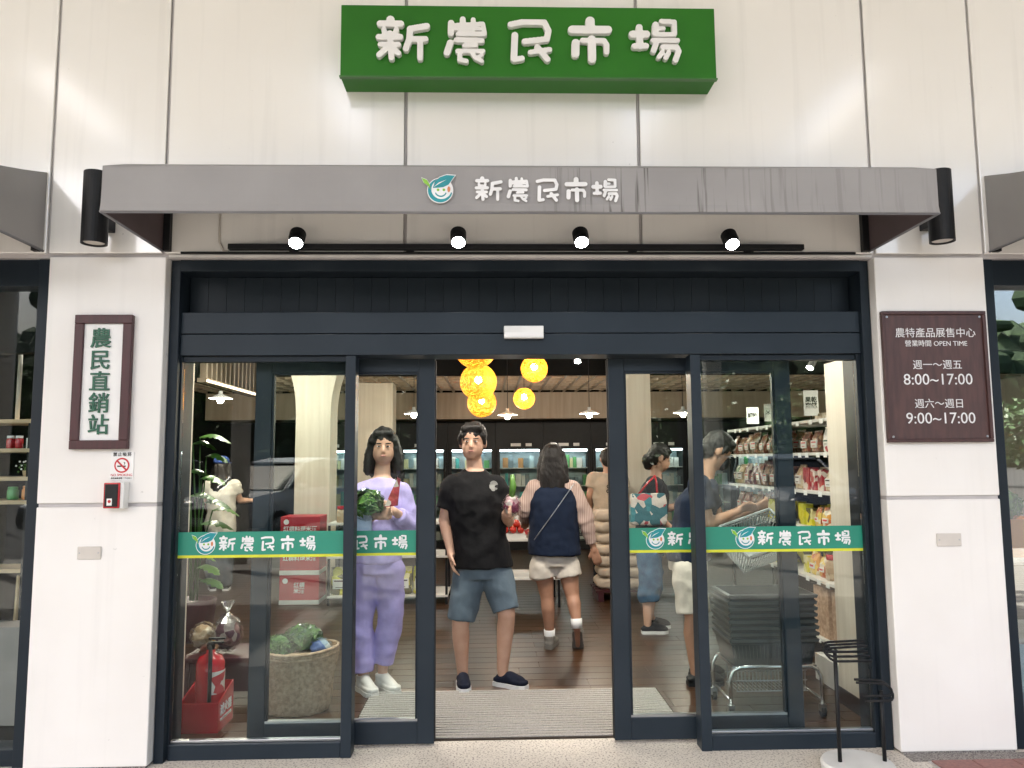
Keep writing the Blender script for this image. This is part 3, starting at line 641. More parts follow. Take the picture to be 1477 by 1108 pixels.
def car(x, y, rz, body, lab, nm='parked_car'):
    t = thing(nm, lab, 'car', (0, 0, 0), 'parked cars')
    M_tint = MATS['car_glass']
    # local: length along x, faces -x ... +x, z up
    sec = [(-2.2, 0.42, 0.72, 0.80), (-2.05, 0.36, 0.92, 0.88), (-1.2, 0.32, 1.02, 0.90), (-0.75, 0.32, 1.06, 0.90), (0.9, 0.32, 1.06, 0.90), (1.9, 0.34, 1.02, 0.88), (2.15, 0.42, 0.90, 0.82)]
    def ring(x_, z0, z1, w_): return [(x_, -w_*0.94, z0), (x_, -w_, z0+0.15), (x_, -w_, z1-0.16), (x_, -w_*0.9, z1), (x_, w_*0.9, z1), (x_, w_, z1-0.16), (x_, w_, z0+0.15), (x_, w_*0.94, z0)]
    MB().loft([ring(*s) for s in sec]).build('body', body, t, smooth=False, bevel=0.03)
    gh = [(-1.15, 1.03, 1.05, 0.84), (-0.35, 1.03, 1.58, 0.80), (0.2, 1.03, 1.66, 0.79), (1.3, 1.03, 1.62, 0.78), (2.0, 1.0, 1.12, 0.80)]
    def ring2(x_, z0, z1, w_): return [(x_, -w_, z0), (x_, -w_*0.86, z1-0.03), (x_, -w_*0.75, z1), (x_, w_*0.75, z1), (x_, w_*0.86, z1-0.03), (x_, w_, z0)]
    MB().loft([ring2(*s) for s in gh]).build('cabin_glass', M_tint, t)
    rf = [(-0.42, 1.58, 0.70), (0.2, 1.675, 0.72), (1.35, 1.64, 0.70), (1.6, 1.50, 0.68)]
    MB().loft([[(a, -w_, z-0.02), (a, -w_*0.9, z+0.015), (a, w_*0.9, z+0.015), (a, w_, z-0.02)] for a, z, w_ in rf]).build('roof', body, t)
    for s in (-1, 1):
        for p0, p1 in (((-1.12, s*0.86, 1.05), (-0.40, s*0.70, 1.57)), ((0.35, s*0.86, 1.04), (0.38, s*0.70, 1.66)), ((1.95, s*0.80, 1.05), (1.45, s*0.68, 1.60))):
            MB().tube([p0, p1], 0.04, 6).build('window_pillar', body, t)
        MB().ell((-0.78, s*0.98, 1.10), (0.09, 0.10, 0.07)).build('mirror', body, t, smooth=True)
        MB().ell((-2.08, s*0.62, 0.78), (0.12, 0.2, 0.08)).build('headlight', M_chrome, t, smooth=True)
        for wx in (-1.35, 1.35):
            wo = MB().tube([(wx, s*0.70, 0.33), (wx, s*0.915, 0.33)], 0.33, 22).build('wheel', M_rubber, t)
            MB().tube([(wx, s*0.916, 0.33), (wx, s*0.925, 0.33)], 0.21, 18).build('rim', M_steel, wo)
    MB().box(-2.225, -2.10, -0.5, 0.5, 0.55, 0.70).build('grille', M_black, t)
    t.location = (x, y, -0.12); t.rotation_euler = (0, 0, rz); return t
mat('car_glass', (0.015, 0.02, 0.022), 0.08, spec=0.6)
M_carw = mat('car_white', (0.80, 0.80, 0.80), 0.25, coat=0.5); M_card = mat('car_dark', (0.03, 0.035, 0.045), 0.25, coat=0.5); M_cars = mat('car_silver', (0.40, 0.42, 0.44), 0.3, metal=0.5, coat=0.5)
car(-4.4, -12.6, R(-66), M_carw, 'white car parked facing the shop, mirrored in the left window')
car(-7.6, -12.4, R(-80), M_card, 'dark car parked beside the white car, mirrored in the left window')
car(-12.4, -12.4, R(-88), M_cars, 'silver car parked at the far end of the row')
car(6.4, -12.6, R(-95), M_cars, 'silver car parked facing the shop, mirrored in the right window')

# =================================================================== the room behind the doors
struct(box('ceiling', M_ceil, -7, 7.5, 0.27, 9.6, 3.15, 3.3))
struct(box('wall_back', M_dark, -7, 7.5, 9.5, 9.7, 0, 3.15))
struct(box('wall_left', M_dark, -7.2, -7.0, 0.3, 9.6, 0, 3.15)); struct(box('wall_right', M_woodw, 7.5, 7.7, 0.3, 9.6, 0, 3.15))
struct(box('wall_front_upper', M_dark, -7, 7.5, 0.27, 0.34, 2.08, 3.149))
for x0, x1, yb, nm in ((-1.80, -1.722, 0.56, 'left'), (2.12, 2.20, 0.82, 'right')):
    wl = struct(box('wall_return_'+nm, M_woodw, x0, x1, 0.272, yb, 0.0, 2.07)); box('skirting', M_skirt, x0-0.006, x1+0.006, 0.274, yb+0.006, 0.004, 0.10, wl)
# pillars of the side bays seen from inside, wood clad
bk = thing('bulkhead', 'long pale wood bulkhead running above the fridges at the back', 'bulkhead', (0.5, 8.6, 2.17))
box('face_board', M_wood, -4.6, 7.4, 8.55, 8.60, P(738, 604, 8.55).z, P(738, 566, 8.55).z, bk)
box('soffit_board', M_wood, -4.6, 7.4, 8.60, 9.4, P(738, 604, 8.55).z, P(738, 604, 8.55).z+0.03, bk)
zc = P(738, 566, 8.55).z
lc = thing('slatted_ceiling', 'pale slatted wooden ceiling panel in front of the back bulkhead', 'ceiling panel', (0.5, 6.6, zc))
box('panel', M_wood, -4.6, 7.4, 6.05, 8.54, zc+0.05, zc+0.07, lc)
sl = MB()
for k in range(60): sl.box(-4.6+k*0.2, -4.57+k*0.2, 6.05, 8.54, zc, zc+0.048)
for k in range(7): sl.box(-4.6, 7.4, 6.07+k*0.35, 6.10+k*0.35, zc+0.002, zc+0.046)
so = sl.build('slats', M_wood, lc); so['kind'] = 'stuff'
box('edge_board', M_ceil, -4.6, 7.4, 6.01, 6.048, zc-0.005, 3.149, lc)
# fridges
M_frback = mat('fridge_back', (0.55, 0.68, 0.72), 0.5); M_frlit = emis('fridge_tube', (0.85, 0.95, 1.0), 4.5)
M_pa = mat('pack_pale', (0.40, 0.52, 0.55), 0.4); M_pb = mat('pack_dusk', (0.16, 0.22, 0.25), 0.4)
FX = [-3.1+0.8*k for k in range(10)]
PROD = [mat('pack_%d' % i, c, 0.35) for i, c in enumerate(((0.55,0.05,0.04),(0.65,0.45,0.05),(0.10,0.35,0.12),(0.75,0.72,0.66),(0.06,0.20,0.45),(0.45,0.22,0.08),(0.75,0.30,0.10),(0.30,0.10,0.12),(0.08,0.45,0.42),(0.70,0.62,0.35)))]
for k, x in enumerate(FX):
    t = thing('fridge', 'lit glass door drinks fridge, number %s from the left along the back wall' % ['one','two','three','four','five','six','seven','eight','nine','ten'][k], 'fridge', (x+0.4, 9.1, 0), 'fridges along the back wall')
    z0, z1 = 0.15, 1.66
    box('cabinet', M_black, x+0.002, x+0.798, 8.86, 9.45, 0, z0, t); box('back', M_frback, x+0.03, x+0.77, 9.40, 9.45, z0, z1, t)
    box('side', M_black, x+0.002, x+0.03, 8.86, 9.45, z0, 2.1, t); box('side', M_black, x+0.77, x+0.798, 8.86, 9.45, z0, 2.1, t)
    box('header', M_black, x+0.03, x+0.77, 8.86, 9.45, z1, 2.1, t)
    box('door_stile', M_black, x+0.03, x+0.07, 8.82, 8.858, z0, z1, t); box('door_stile', M_black, x+0.73, x+0.77, 8.82, 8.858, z0, z1, t)
    box('pane', M_glassin, x+0.07, x+0.73, 8.835, 8.841, z0, z1, t)
    box('light_tube', M_frlit, x+0.05, x+0.75, 8.90, 8.93, z1-0.035, z1-0.005, t)
    box('price_label', M_white, x+0.25, x+0.42, 8.852, 8.858, z1+0.05, z1+0.10, t); box('price_label', M_white, x+0.50, x+0.60, 8.852, 8.858, z1+0.05, z1+0.10, t)
    for zz in (0.45, 0.75, 1.05, 1.35): box('shelf', M_shelf, x+0.03, x+0.77, 8.95, 9.40, zz-0.012, zz, t)
    pk = MB(); rr = random.Random(k)
    for zz in (0.16, 0.45, 0.75, 1.05, 1.35):
        xx = x+0.06
        while xx < x+0.70:
            w_ = rr.uniform(0.05, 0.10); hh = rr.uniform(0.12, 0.24); mi = rr.choice([3, 3, 3, 3, 10, 10, 11, 11, 9, 8, 5, 2])
            if rr.random() < 0.85: pk.box(xx, xx+w_*0.9, 9.0, 9.12, zz, zz+hh, mi)
            xx += w_
    po = pk.build('goods', PROD+[M_pa, M_pb], t); po['kind'] = 'stuff'
# ------------------------------------------------------------------ lamps inside
def point(c, e, parent, colr=(1, 0.86, 0.68), rad=0.05):
    L = bpy.data.lights.new('bulb_light', 'POINT'); L.energy = e; L.color = colr; L.shadow_soft_size = rad
    o = bpy.data.objects.new('bulb_light', L); col.objects.link(o); o.parent = parent; o.location = Vector(c)-world_loc(parent)
M_bulb = emis('lit_bulb', (1.0, 0.93, 0.80), 30.0)
M_ball = bpy.data.materials.new('woven_orange'); M_ball.use_nodes = True
_t = M_ball.node_tree; _b = _t.nodes['Principled BSDF']; _out = _t.nodes['Material Output']
_tc = _t.nodes.new('ShaderNodeTexCoord'); _vo = _t.nodes.new('ShaderNodeTexVoronoi'); _vo.feature = 'DISTANCE_TO_EDGE'; _vo.inputs['Scale'].default_value = 62
_t.links.new(_tc.outputs['Object'], _vo.inputs['Vector'])
_rp = _t.nodes.new('ShaderNodeValToRGB'); _rp.color_ramp.elements[0].color = (0.95, 0.48, 0.03, 1); _rp.color_ramp.elements[1].color = (0.50, 0.19, 0.004, 1)
_rp.color_ramp.elements[0].position = 0.02; _rp.color_ramp.elements[1].position = 0.12
_t.links.new(_vo.outputs['Distance'], _rp.inputs[0]); _t.links.new(_rp.outputs[0], _b.inputs['Base Color']); _t.links.new(_rp.outputs[0], _b.inputs['Emission Color'])
_b.inputs['Emission Strength'].default_value = 0.10; _b.inputs['Roughness'].default_value = 0.6
_tr = _t.nodes.new('ShaderNodeBsdfTransparent'); _gt = _t.nodes.new('ShaderNodeMath'); _gt.operation = 'GREATER_THAN'; _gt.inputs[1].default_value = 0.17
_t.links.new(_vo.outputs['Distance'], _gt.inputs[0]); _ms = _t.nodes.new('ShaderNodeMixShader')
_t.links.new(_gt.outputs[0], _ms.inputs[0]); _t.links.new(_b.outputs[0], _ms.inputs[1]); _t.links.new(_tr.outputs[0], _ms.inputs[2]); _t.links.new(_ms.outputs[0], _out.inputs[0])
for px, py, r_, Y, lab in ((686, 501, 31, 2.7, 'largest orange ball lamp, cut off by the header'), (690, 551, 26.5, 3.6, 'orange ball lamp in the middle of the overlapping three'), (695, 581, 21, 5.3, 'lowest orange ball lamp of the overlapping three'), (770.5, 532, 19.5, 4.2, 'upper small orange ball lamp at the right'), (756, 575, 15.5, 5.4, 'lower small orange ball lamp at the right')):
    c = P(px, py, Y); rad = r_*(c-CAM).dot(FW)/FPX
    t = thing('ball_lamp', lab, 'lamp', c, 'orange ball lamps')
    MB().ell(c, rad, nu=28, nv=18).build('globe', M_ball, t, smooth=True)
    MB().ell(c+Vector((0, 0, 0.02)), 0.035, nu=12, nv=8).build('bulb', M_bulb, t, smooth=True)
    MB().tube([c+Vector((0, 0, rad-0.005)), Vector((c.x, c.y, 3.15))], 0.004, 6).build('cord', M_black, t)
    point(c, 1.2, t, (1, 0.62, 0.25), 0.04)
def pendant(px, py, Y, lab, e=5.5):
    c = P(px, py, Y)
    t = thing('pendant_lamp', lab, 'lamp', c, 'white pendant lamps')
    MB().lathe([(0.125, 0.0), (0.128, 0.004), (0.06, 0.035), (0.022, 0.05), (0.02, 0.085), (0.0, 0.086)], c, 24, cap=False).build('shade', M_white, t, smooth=True)
    MB().ell(c-Vector((0, 0, 0.018)), 0.036, nu=12, nv=8).build('bulb', M_bulb, t, smooth=True)
    top = 3.15 if Y < 6 else zc
    MB().tube([c+Vector((0, 0, 0.085)), Vector((c.x, c.y, top))], 0.004, 6).build('cord', M_black, t)
    point(c-Vector((0, 0, 0.07)), e, t)
pendant(597, 597, 5.8, 'white pendant lamp seen through the left sliding door'); pendant(732, 599, 5.8, 'white pendant lamp hanging below the small orange ball lamps')
pendant(850, 597, 5.8, 'white pendant lamp beside the right door leaf edge'); pendant(985, 596, 5.8, 'white pendant lamp seen through the right sliding door')
pendant(318, 575, 4.6, 'white pendant lamp over the customer in the cap', 16); 
# ceiling spots that light the front of the shop
for i, (px, py, Y, tx) in enumerate(((833, 518, 3.2, 0.6), (371, 517, 3.4, -1.5), (1170, 527, 2.6, 1.6))):
    c = P(px, py, Y); tgt = Vector((tx, 1.9, 0.6)); d = (tgt-c).normalized()
    t = thing('ceiling_spot', ['small lit ceiling spot over the open doorway', 'small lit ceiling spot at the left inside the shop', 'lit ceiling spot over the right hand shelves'][i], 'spotlight', c, 'ceiling spots')
    MB().tube([c-d*0.06, c+d*0.03], 0.03, 16).build('housing', M_whitep, t); MB().tube([c+d*0.031, c+d*0.034], 0.026, 16).build('lens', M_lit, t)
    MB().tube([c-d*0.02, Vector((c.x, c.y, 3.15))], 0.006, 6).build('stem', M_black, t)
    point(c+d*0.10, (15, 26, 15)[i], t, (1, 0.9, 0.76), 0.03)

# unseen spots added behind the header to brighten the entrance
for i, (x, tx) in enumerate(((-2.5, -2.6), (-0.95, -1.9), (-0.45, -0.6), (0.35, 0.2), (1.0, 1.2), (1.35, 2.3), (3.0, 2.9))):
    c = Vector((x, 0.62 if i not in (1, 5) else 0.45, 2.95)); d = (Vector((tx, 1.75 if i not in (1, 5) else 0.75, 0.3))-c).normalized()
    t = thing('added_spot', ['first', 'second', 'third', 'fourth', 'fifth', 'sixth', 'seventh'][i]+' added unseen spot from the left behind the door header', 'spotlight', c, 'added spots behind the header')
    MB().tube([c-d*0.07, c+d*0.03], 0.032, 16).build('housing', M_black, t); MB().tube([c+d*0.031, c+d*0.034], 0.027, 16).build('lens', M_lit, t)
    MB().tube([c-d*0.02, Vector((c.x, c.y, 3.15))], 0.007, 6).build('stem', M_black, t)
    L = bpy.data.lights.new('spot_light', 'SPOT'); L.energy = 29; L.spot_size = R(85); L.spot_blend = 0.7; L.shadow_soft_size = 0.05; L.color = (1, 0.92, 0.80)
    lo = bpy.data.objects.new('spot_light', L); col.objects.link(lo); lo.parent = t; lo.location = d*0.05; lo.rotation_euler = (-d).to_track_quat('Z', 'Y').to_euler()

# =================================================================== people
M_skin = mat('skin', (0.56, 0.34, 0.24), 0.5, (0.50, 0.29, 0.20), 12, coords='obj'); M_skin2 = mat('skin_tan', (0.42, 0.225, 0.145), 0.5, (0.36, 0.19, 0.12), 12)
M_hair = mat('hair_black', (0.006, 0.005, 0.0045), 0.5, (0.012, 0.009, 0.008), 60, stretch=(3, 3, 0.3), bump=0.5, bscale=90)
M_eye = mat('eye_white', (0.75, 0.73, 0.70), 0.3); M_iris = mat('iris', (0.02, 0.012, 0.008), 0.2); M_lip = mat('lip', (0.42, 0.16, 0.13), 0.45)
def fab(name, c, c2=None, bump=0.25): return mat(name, c, 0.82, c2 or tuple(x*0.86 for x in c), 14, bump=bump, bscale=35, spec=0.2)
M_lilac = fab('lilac_cloth', (0.43, 0.36, 0.70)); M_lilacb = fab('lilac_blouse', (0.47, 0.40, 0.74)); M_tee = fab('black_cloth', (0.008, 0.008, 0.009)); M_greysh = fab('bluegrey_cloth', (0.115, 0.155, 0.19))
M_navy = fab('navy_cloth', (0.008, 0.015, 0.035)); M_offw = fab('offwhite_cloth', (0.60, 0.55, 0.48)); M_khaki = fab('beige_tee', (0.55, 0.46, 0.36)); M_denim = fab('denim', (0.045, 0.12, 0.21), (0.03, 0.08, 0.15)); M_lighttee = fab('light_tee', (0.56, 0.54, 0.48))
M_greytr = fab('grey_trousers', (0.07, 0.09, 0.11)); M_blacktop = fab('charcoal_top', (0.014, 0.015, 0.018)); M_capblue = fab('cap_blue', (0.03, 0.06, 0.20))
M_shoew = mat('shoe_white', (0.66, 0.64, 0.60), 0.5); M_sole = mat('sole_white', (0.75, 0.75, 0.74), 0.5); M_shoen = fab('shoe_navy', (0.007, 0.010, 0.022)); M_shoeg = fab('shoe_grey', (0.20, 0.185, 0.16))
M_stripe = mat('striped_cloth', (0.46, 0.33, 0.28), 0.8); 
_t = M_stripe.node_tree; _w = _t.nodes.new('ShaderNodeTexWave'); _w.inputs['Scale'].default_value = 22; _w.bands_direction = 'X'
_g = _t.nodes.new('ShaderNodeNewGeometry'); _t.links.new(_g.outputs['Position'], _w.inputs['Vector']); _c = _t.nodes.new('ShaderNodeValToRGB')
_c.color_ramp.elements[0].color = (0.30, 0.19, 0.16, 1); _c.color_ramp.elements[1].color = (0.52, 0.40, 0.34, 1); _t.links.new(_w.outputs['Fac'], _c.inputs[0]); _t.links.new(_c.outputs[0], _t.nodes['Principled BSDF'].inputs['Base Color'])

def person(label, Y0, foot, J, fit, yaw, hyaw=None, tilt=0.0, k=1.0, vox=0.0085, fem=False, group=None):
    """J: joints as (pixel x, pixel y, metres nearer(-)/farther(+) than Y0), L and R as seen in the picture.
    fit: clothing choices. yaw: 0 faces the viewer, +90 faces the right of the picture, 180 faces away."""
    W = {n: P(q[0], q[1], Y0+(q[2] if len(q) > 2 else 0.0)) for n, q in J.items()}
    base = Vector((foot[0], foot[1], 0)) if len(foot) == 2 and abs(foot[0]) < 20 else G(*foot); base.z = 0.004
    t = thing('person', label, 'person', base, group)
    hy = yaw if hyaw is None else hyaw
    def rotz(a): return Matrix.Rotation(R(a), 3, 'Z')
    T = rotz(yaw); Hm = rotz(hy) @ Matrix.Rotation(R(tilt), 3, 'X')
    fwd = T @ Vector((0, -1, 0)); hf = Hm @ Vector((0, -1, 0))
    skin = fit.get('skin', M_skin)
    def ell_ring(c, rx, ry, n=18, M=T): return [Vector(c)+M @ Vector((rx*math.cos(2*math.pi*i/n), ry*math.sin(2*math.pi*i/n), 0)) for i in range(n)]
    pel, che, nk = W['pel'], W['che'], W['neck']
    wai = pel.lerp(che, 0.45)
    sw = (W['shR']-W['shL']).length/2
    bw = fit.get('bw', 1.0)
    # ---- body (one continuous skin surface)
    b = MB()
    b.loft([ell_ring(pel-Vector((0,0,0.09*k)), .13*k*bw, .10*k), ell_ring(pel, .155*k*bw, .115*k), ell_ring(wai, .125*k*bw, .10*k), ell_ring(che, .15*k*bw, .11*k), ell_ring(che.lerp(nk, .65), .13*k*bw, .085*k), ell_ring(nk, .06*k, .06*k)])
    hd = W['head']; hr = 0.112*k
    ch_ = nk.lerp(hd, 0.15)
    b.cap(nk-Vector((0,0,.03)), .058*k, hd+Hm @ Vector((0, .022*k, -.04*k)), .047*k)
    b.ell(hd+Hm @ Vector((0, .012*k, .030*k)), (hr*.73, hr*.85, hr*.84), Hm)          # cranium
    b.ell(hd+Hm @ Vector((0, -.022*k, -.035*k)), (hr*.63, hr*.62, hr*.72), Hm)         # face and jaw
    b.ell(hd+Hm @ Vector((0, -.045*k, -.084*k)), (hr*.34, hr*.30, hr*.22), Hm)         # chin
    b.cap(hd+Hm @ Vector((0, -.082*k, .008*k)), .008*k, hd+Hm @ Vector((0, -.095*k, -.026*k)), .0115*k)   # nose
    b.ell(hd+Hm @ Vector((0, -.080*k, -.058*k)), (.024*k, .014*k, .012*k), Hm)
    for s in (-1, 1):
        b.ell(hd+Hm @ Vector((s*hr*.74, .008*k, -.005*k)), (.010*k, .022*k, .034*k), Hm)   # ears
    for s in 'LR':
        sh, el, wr = W['sh'+s], W['el'+s], W['wr'+s]
        b.cap(che.lerp(nk, .5).lerp(sh, .4), .060*k, sh, .056*k); b.cap(sh, .052*k, el, .039*k)
        mid = el.lerp(wr, .35); b.cap(el, .038*k, mid, .038*k); b.cap(mid, .038*k, wr, .025*k)
        # hand
        hd_ = fit.get('hand'+s)
        d = (Vector(hd_[0]) if hd_ else (wr-el)).normalized()
        side = (Vector(hd_[1]) if hd_ else fwd.cross(d) if abs(fwd.dot(d)) < .9 else Vector((1,0,0))).normalized()
        side = (side-d*side.dot(d)).normalized(); nrm = d.cross(side).normalized()
        curl = fit.get('curl', .35); ts = fit.get('thumb'+s, 1)
        pc = wr+d*.045*k
        b.cap(wr, .026*k, wr+d*.02*k, .028*k)
        for u in (-.026, -.009, .009, .026): b.cap(wr+d*.02*k+side*u*.6*k, .017*k, wr+d*.085*k+side*u*k, .0125*k, 8)
        for i, (u, ln) in enumerate(((-.030, .062), (-.010, .078), (.010, .074), (.029, .058))):
            p0 = wr+d*.088*k+side*u*k*1.08; a1 = curl*.6; a2 = curl*1.7
            p1 = p0+(d*math.cos(a1)+nrm*math.sin(a1))*ln*.5*k; p2 = p1+(d*math.cos(a2)+nrm*math.sin(a2))*ln*.5*k
            b.cap(p0, .0098*k, p1, .0092*k, 8); b.cap(p1, .0092*k, p2, .0075*k, 8)
        q0 = wr+d*.03*k+side*ts*.026*k; q1 = q0+(d*.7+side*ts*.65+nrm*.25).normalized()*.042*k; q2 = q1+(d*.9+side*ts*.15+nrm*.35).normalized()*.034*k
        b.cap(q0, .014*k, q1, .0115*k, 8); b.cap(q1, .0115*k, q2, .009*k, 8)
        hp, kn, an = W['hp'+s], W['kn'+s], W['an'+s]
        b.cap(hp, .088*k*bw, kn, .056*k); m2 = kn.lerp(an, .3)+T @ Vector((0, .012*k, 0)); b.cap(kn, .055*k, m2, .056*k); b.cap(m2, .056*k, an, .036*k)
        toe = W['to'+s]; hz = .035*k
        b.cap(an, .037*k, Vector((an.x, an.y, max(an.z-.04*k, hz+.004))), .032*k); b.cap(Vector((an.x, an.y, max(an.z-.045*k, hz+.004))), .028*k, Vector((an.x, an.y, hz)).lerp(Vector((toe.x, toe.y, hz)), .7), .020*k)
    me = refine(b, vox, 5, 'body'); me.materials.append(skin); me.transform(Matrix.Translation(-base)); put('body', me, t)
    def cloth(name, mb, m, v=None, sm=4, disp=.005, ds=9.0, fold=.7):
        c = refine(mb, v or vox*1.15, sm, name, disp, ds, fold); c.materials.append(m); c.transform(Matrix.Translation(-base)); return put(name, c, t)
    # ---- face details
    for s in (-1, 1):
        MB().ell(hd+Hm @ Vector((s*.030*k, -.083*k, .008*k)), (.0125*k, .0085*k, .0046*k), Hm, 10, 6).build('eye', M_eye, t, True)
        MB().ell(hd+Hm @ Vector((s*.029*k, -.0895*k, .008*k)), (.0066*k, .004*k, .0050*k), Hm, 8, 6).build('iris', M_iris, t, True)
        MB().ell(hd+Hm @ Vector((s*.031*k, -.086*k, .027*k)), (.020*k, .007*k, .0040*k), Hm, 10, 6).build('eyebrow', M_hair, t, True)
    MB().ell(hd+Hm @ Vector((0, -.0915*k, -.054*k)), (.020*k, .006*k, .0048*k), Hm, 10, 6).build('lips', M_lip, t, True)
    # ---- hair
    h = MB(); hk = fit.get('hair', 'short')
    if hk != 'none':
        h.ell(hd+Hm @ Vector((0, .022*k, .050*k)), (hr*.80, hr*.90, hr*.84), Hm)
        h.ell(hd+Hm @ Vector((0, .055*k, .005*k)), (hr*.72, hr*.62, hr*.85), Hm)
        h.cap(hd+Hm @ Vector((-.045*k, -.052*k, .090*k)), .024*k, hd+Hm @ Vector((.045*k, -.056*k, .096*k)), .026*k)
        for s in (-1, 1): h.cap(hd+Hm @ Vector((s*.074*k, -.030*k, .045*k)), .018*k, hd+Hm @ Vector((s*.078*k, -.014*k, .0)), .012*k)
    if hk in ('long', 'bob'):
        ln = fit.get('hairlen', .27)*k
        for s in (-1, 1):
            p0 = hd+Hm @ Vector((s*.062*k, .0, .05*k)); p1 = hd+Hm @ Vector((s*.088*k, .01*k, -.05*k)); p2 = hd+Hm @ Vector((s*.098*k, .012*k, -.05*k))-Vector((0,0,ln*.45)); 
            h.cap(p0, .038*k, p1, .040*k); h.cap(p1, .040*k, p2, .036*k); h.cap(p2, .036*k, p2+Vector((0,0,-ln*.1)), .026*k)
        q = hd+Hm @ Vector((0, .075*k, -.02*k)); h.loft([ell_ring(q+Vector((0,0,.06*k)), .07*k, .05*k, M=Hm), ell_ring(q-Vector((0,0,ln*.35)), .105*k, .055*k, M=Hm), ell_ring(q-Vector((0,0,ln*.75)), .10*k, .045*k, M=Hm), ell_ring(q-Vector((0,0,ln)), .06*k, .03*k, M=Hm)])
    if hk == 'bun':
        q = hd+Hm @ Vector((0, .105*k, -.045*k)); h.ell(q, (.055*k, .05*k, .06*k)); h.ell(q+Vector((0, 0, -.05*k)), (.04*k, .035*k, .04*k))
        h.ell(q+Vector((.02, .01, .035*k)), .035*k)
    if hk != 'none': cloth('hair', h, M_hair, vox*.9, 2, .006, 34, .12)
    if fit.get('cap'):
        cp = MB().loft([[hd+Hm @ Vector((r_*math.cos(2*math.pi*i/20), r_*1.15*math.sin(2*math.pi*i/20)+.02*k, z)) for i in range(20)] for r_, z in ((.093*k, .055*k), (.094*k, .085*k), (.080*k, .125*k), (.045*k, .148*k), (.005*k, .152*k))])
        cp.ell(hd+Hm @ Vector((0, -.13*k, .062*k)), (.07*k, .07*k, .008*k), Hm); cp.build('cap', M_capblue, t, True)
    # ---- top
    top = fit.get('top')
    if top:
        m, sl_, hem, loose = top
        s_ = MB(); L = 1+loose
        hp_ = pel+Vector((0, 0, hem))
        s_.loft([ell_ring(hp_, .17*k*bw*L, .13*k*L), ell_ring(pel.lerp(wai, .3)+Vector((0,0,max(hem,0)*.5)), .165*k*bw*L, .127*k*L), ell_ring(wai, .152*k*bw*L, .12*k*L), ell_ring(che, .172*k*bw*L, .13*k*L), ell_ring(che.lerp(nk, .55), .155*k*bw*L, .11*k), ell_ring(nk-Vector((0,0,.035*k)), .108*k, .085*k), ell_ring(nk-Vector((0,0,.005*k)), .072*k, .068*k)])
        for s in 'LR':
            sh, el, wr = W['sh'+s], W['el'+s], W['wr'+s]
            s_.cap(che.lerp(nk, .55).lerp(sh, .35), .075*k, sh, .066*k*L)
            if sl_ > 0:
                e1 = sh.lerp(el, min(sl_, 1.0)); s_.tube([sh, e1], [.068*k*L, .066*k*L], 14)
                if sl_ > 1: s_.ell(el, .056*k*L); s_.tube([el, el.lerp(wr, sl_-1)], [.056*k*L, .045*k*L], 14)
        cloth('top' if not fit.get('vest') else 'shirt', s_, m, disp=.011, ds=8, fold=.8)
    if fit.get('vest'):
        m, hem = fit['vest']; s_ = MB()
        s_.loft([ell_ring(pel+Vector((0,0,hem)), .212*k*bw, .170*k), ell_ring(wai, .197*k*bw, .167*k), ell_ring(che, .198*k*bw, .168*k), ell_ring(che.lerp(nk, .5), .168*k*bw, .142*k), ell_ring(nk-Vector((0,0,.02*k)), .10*k, .09*k)])
        cloth('vest', s_, m, disp=.008)
    # ---- trousers or shorts
    bot = fit.get('bottom')
    if bot:
        m, ln, wide = bot; s_ = MB()
        s_.loft([ell_ring(pel-Vector((0,0,.10*k)), .155*k*bw, .125*k), ell_ring(pel, .162*k*bw, .122*k), ell_ring(pel.lerp(wai, .35), .145*k*bw, .108*k)])
        for s in 'LR':
            hp, kn, an = W['hp'+s], W['kn'+s], W['an'+s]
            r0, r1 = .105*k*bw, .078*k*wide
            if ln <= 1: s_.tube([hp, hp.lerp(kn, ln)], [r0, r0+(r1-r0)*ln], 16); s_.ell(hp, r0)
            else:
                s_.cap(hp, r0, kn, r1, 16); e = kn.lerp(an, ln-1); s_.tube([kn, kn.lerp(e, .5)+T @ Vector((0, .012, 0)), e], [r1, r1*.98, r1*.86], 16)
        cloth('trousers' if ln > 1 else 'shorts', s_, m, disp=  .013 if ln > 1 else .011, ds=7, fold=.9 if ln > 1 else .5)
    # ---- shoes
    sh_ = fit.get('shoe')
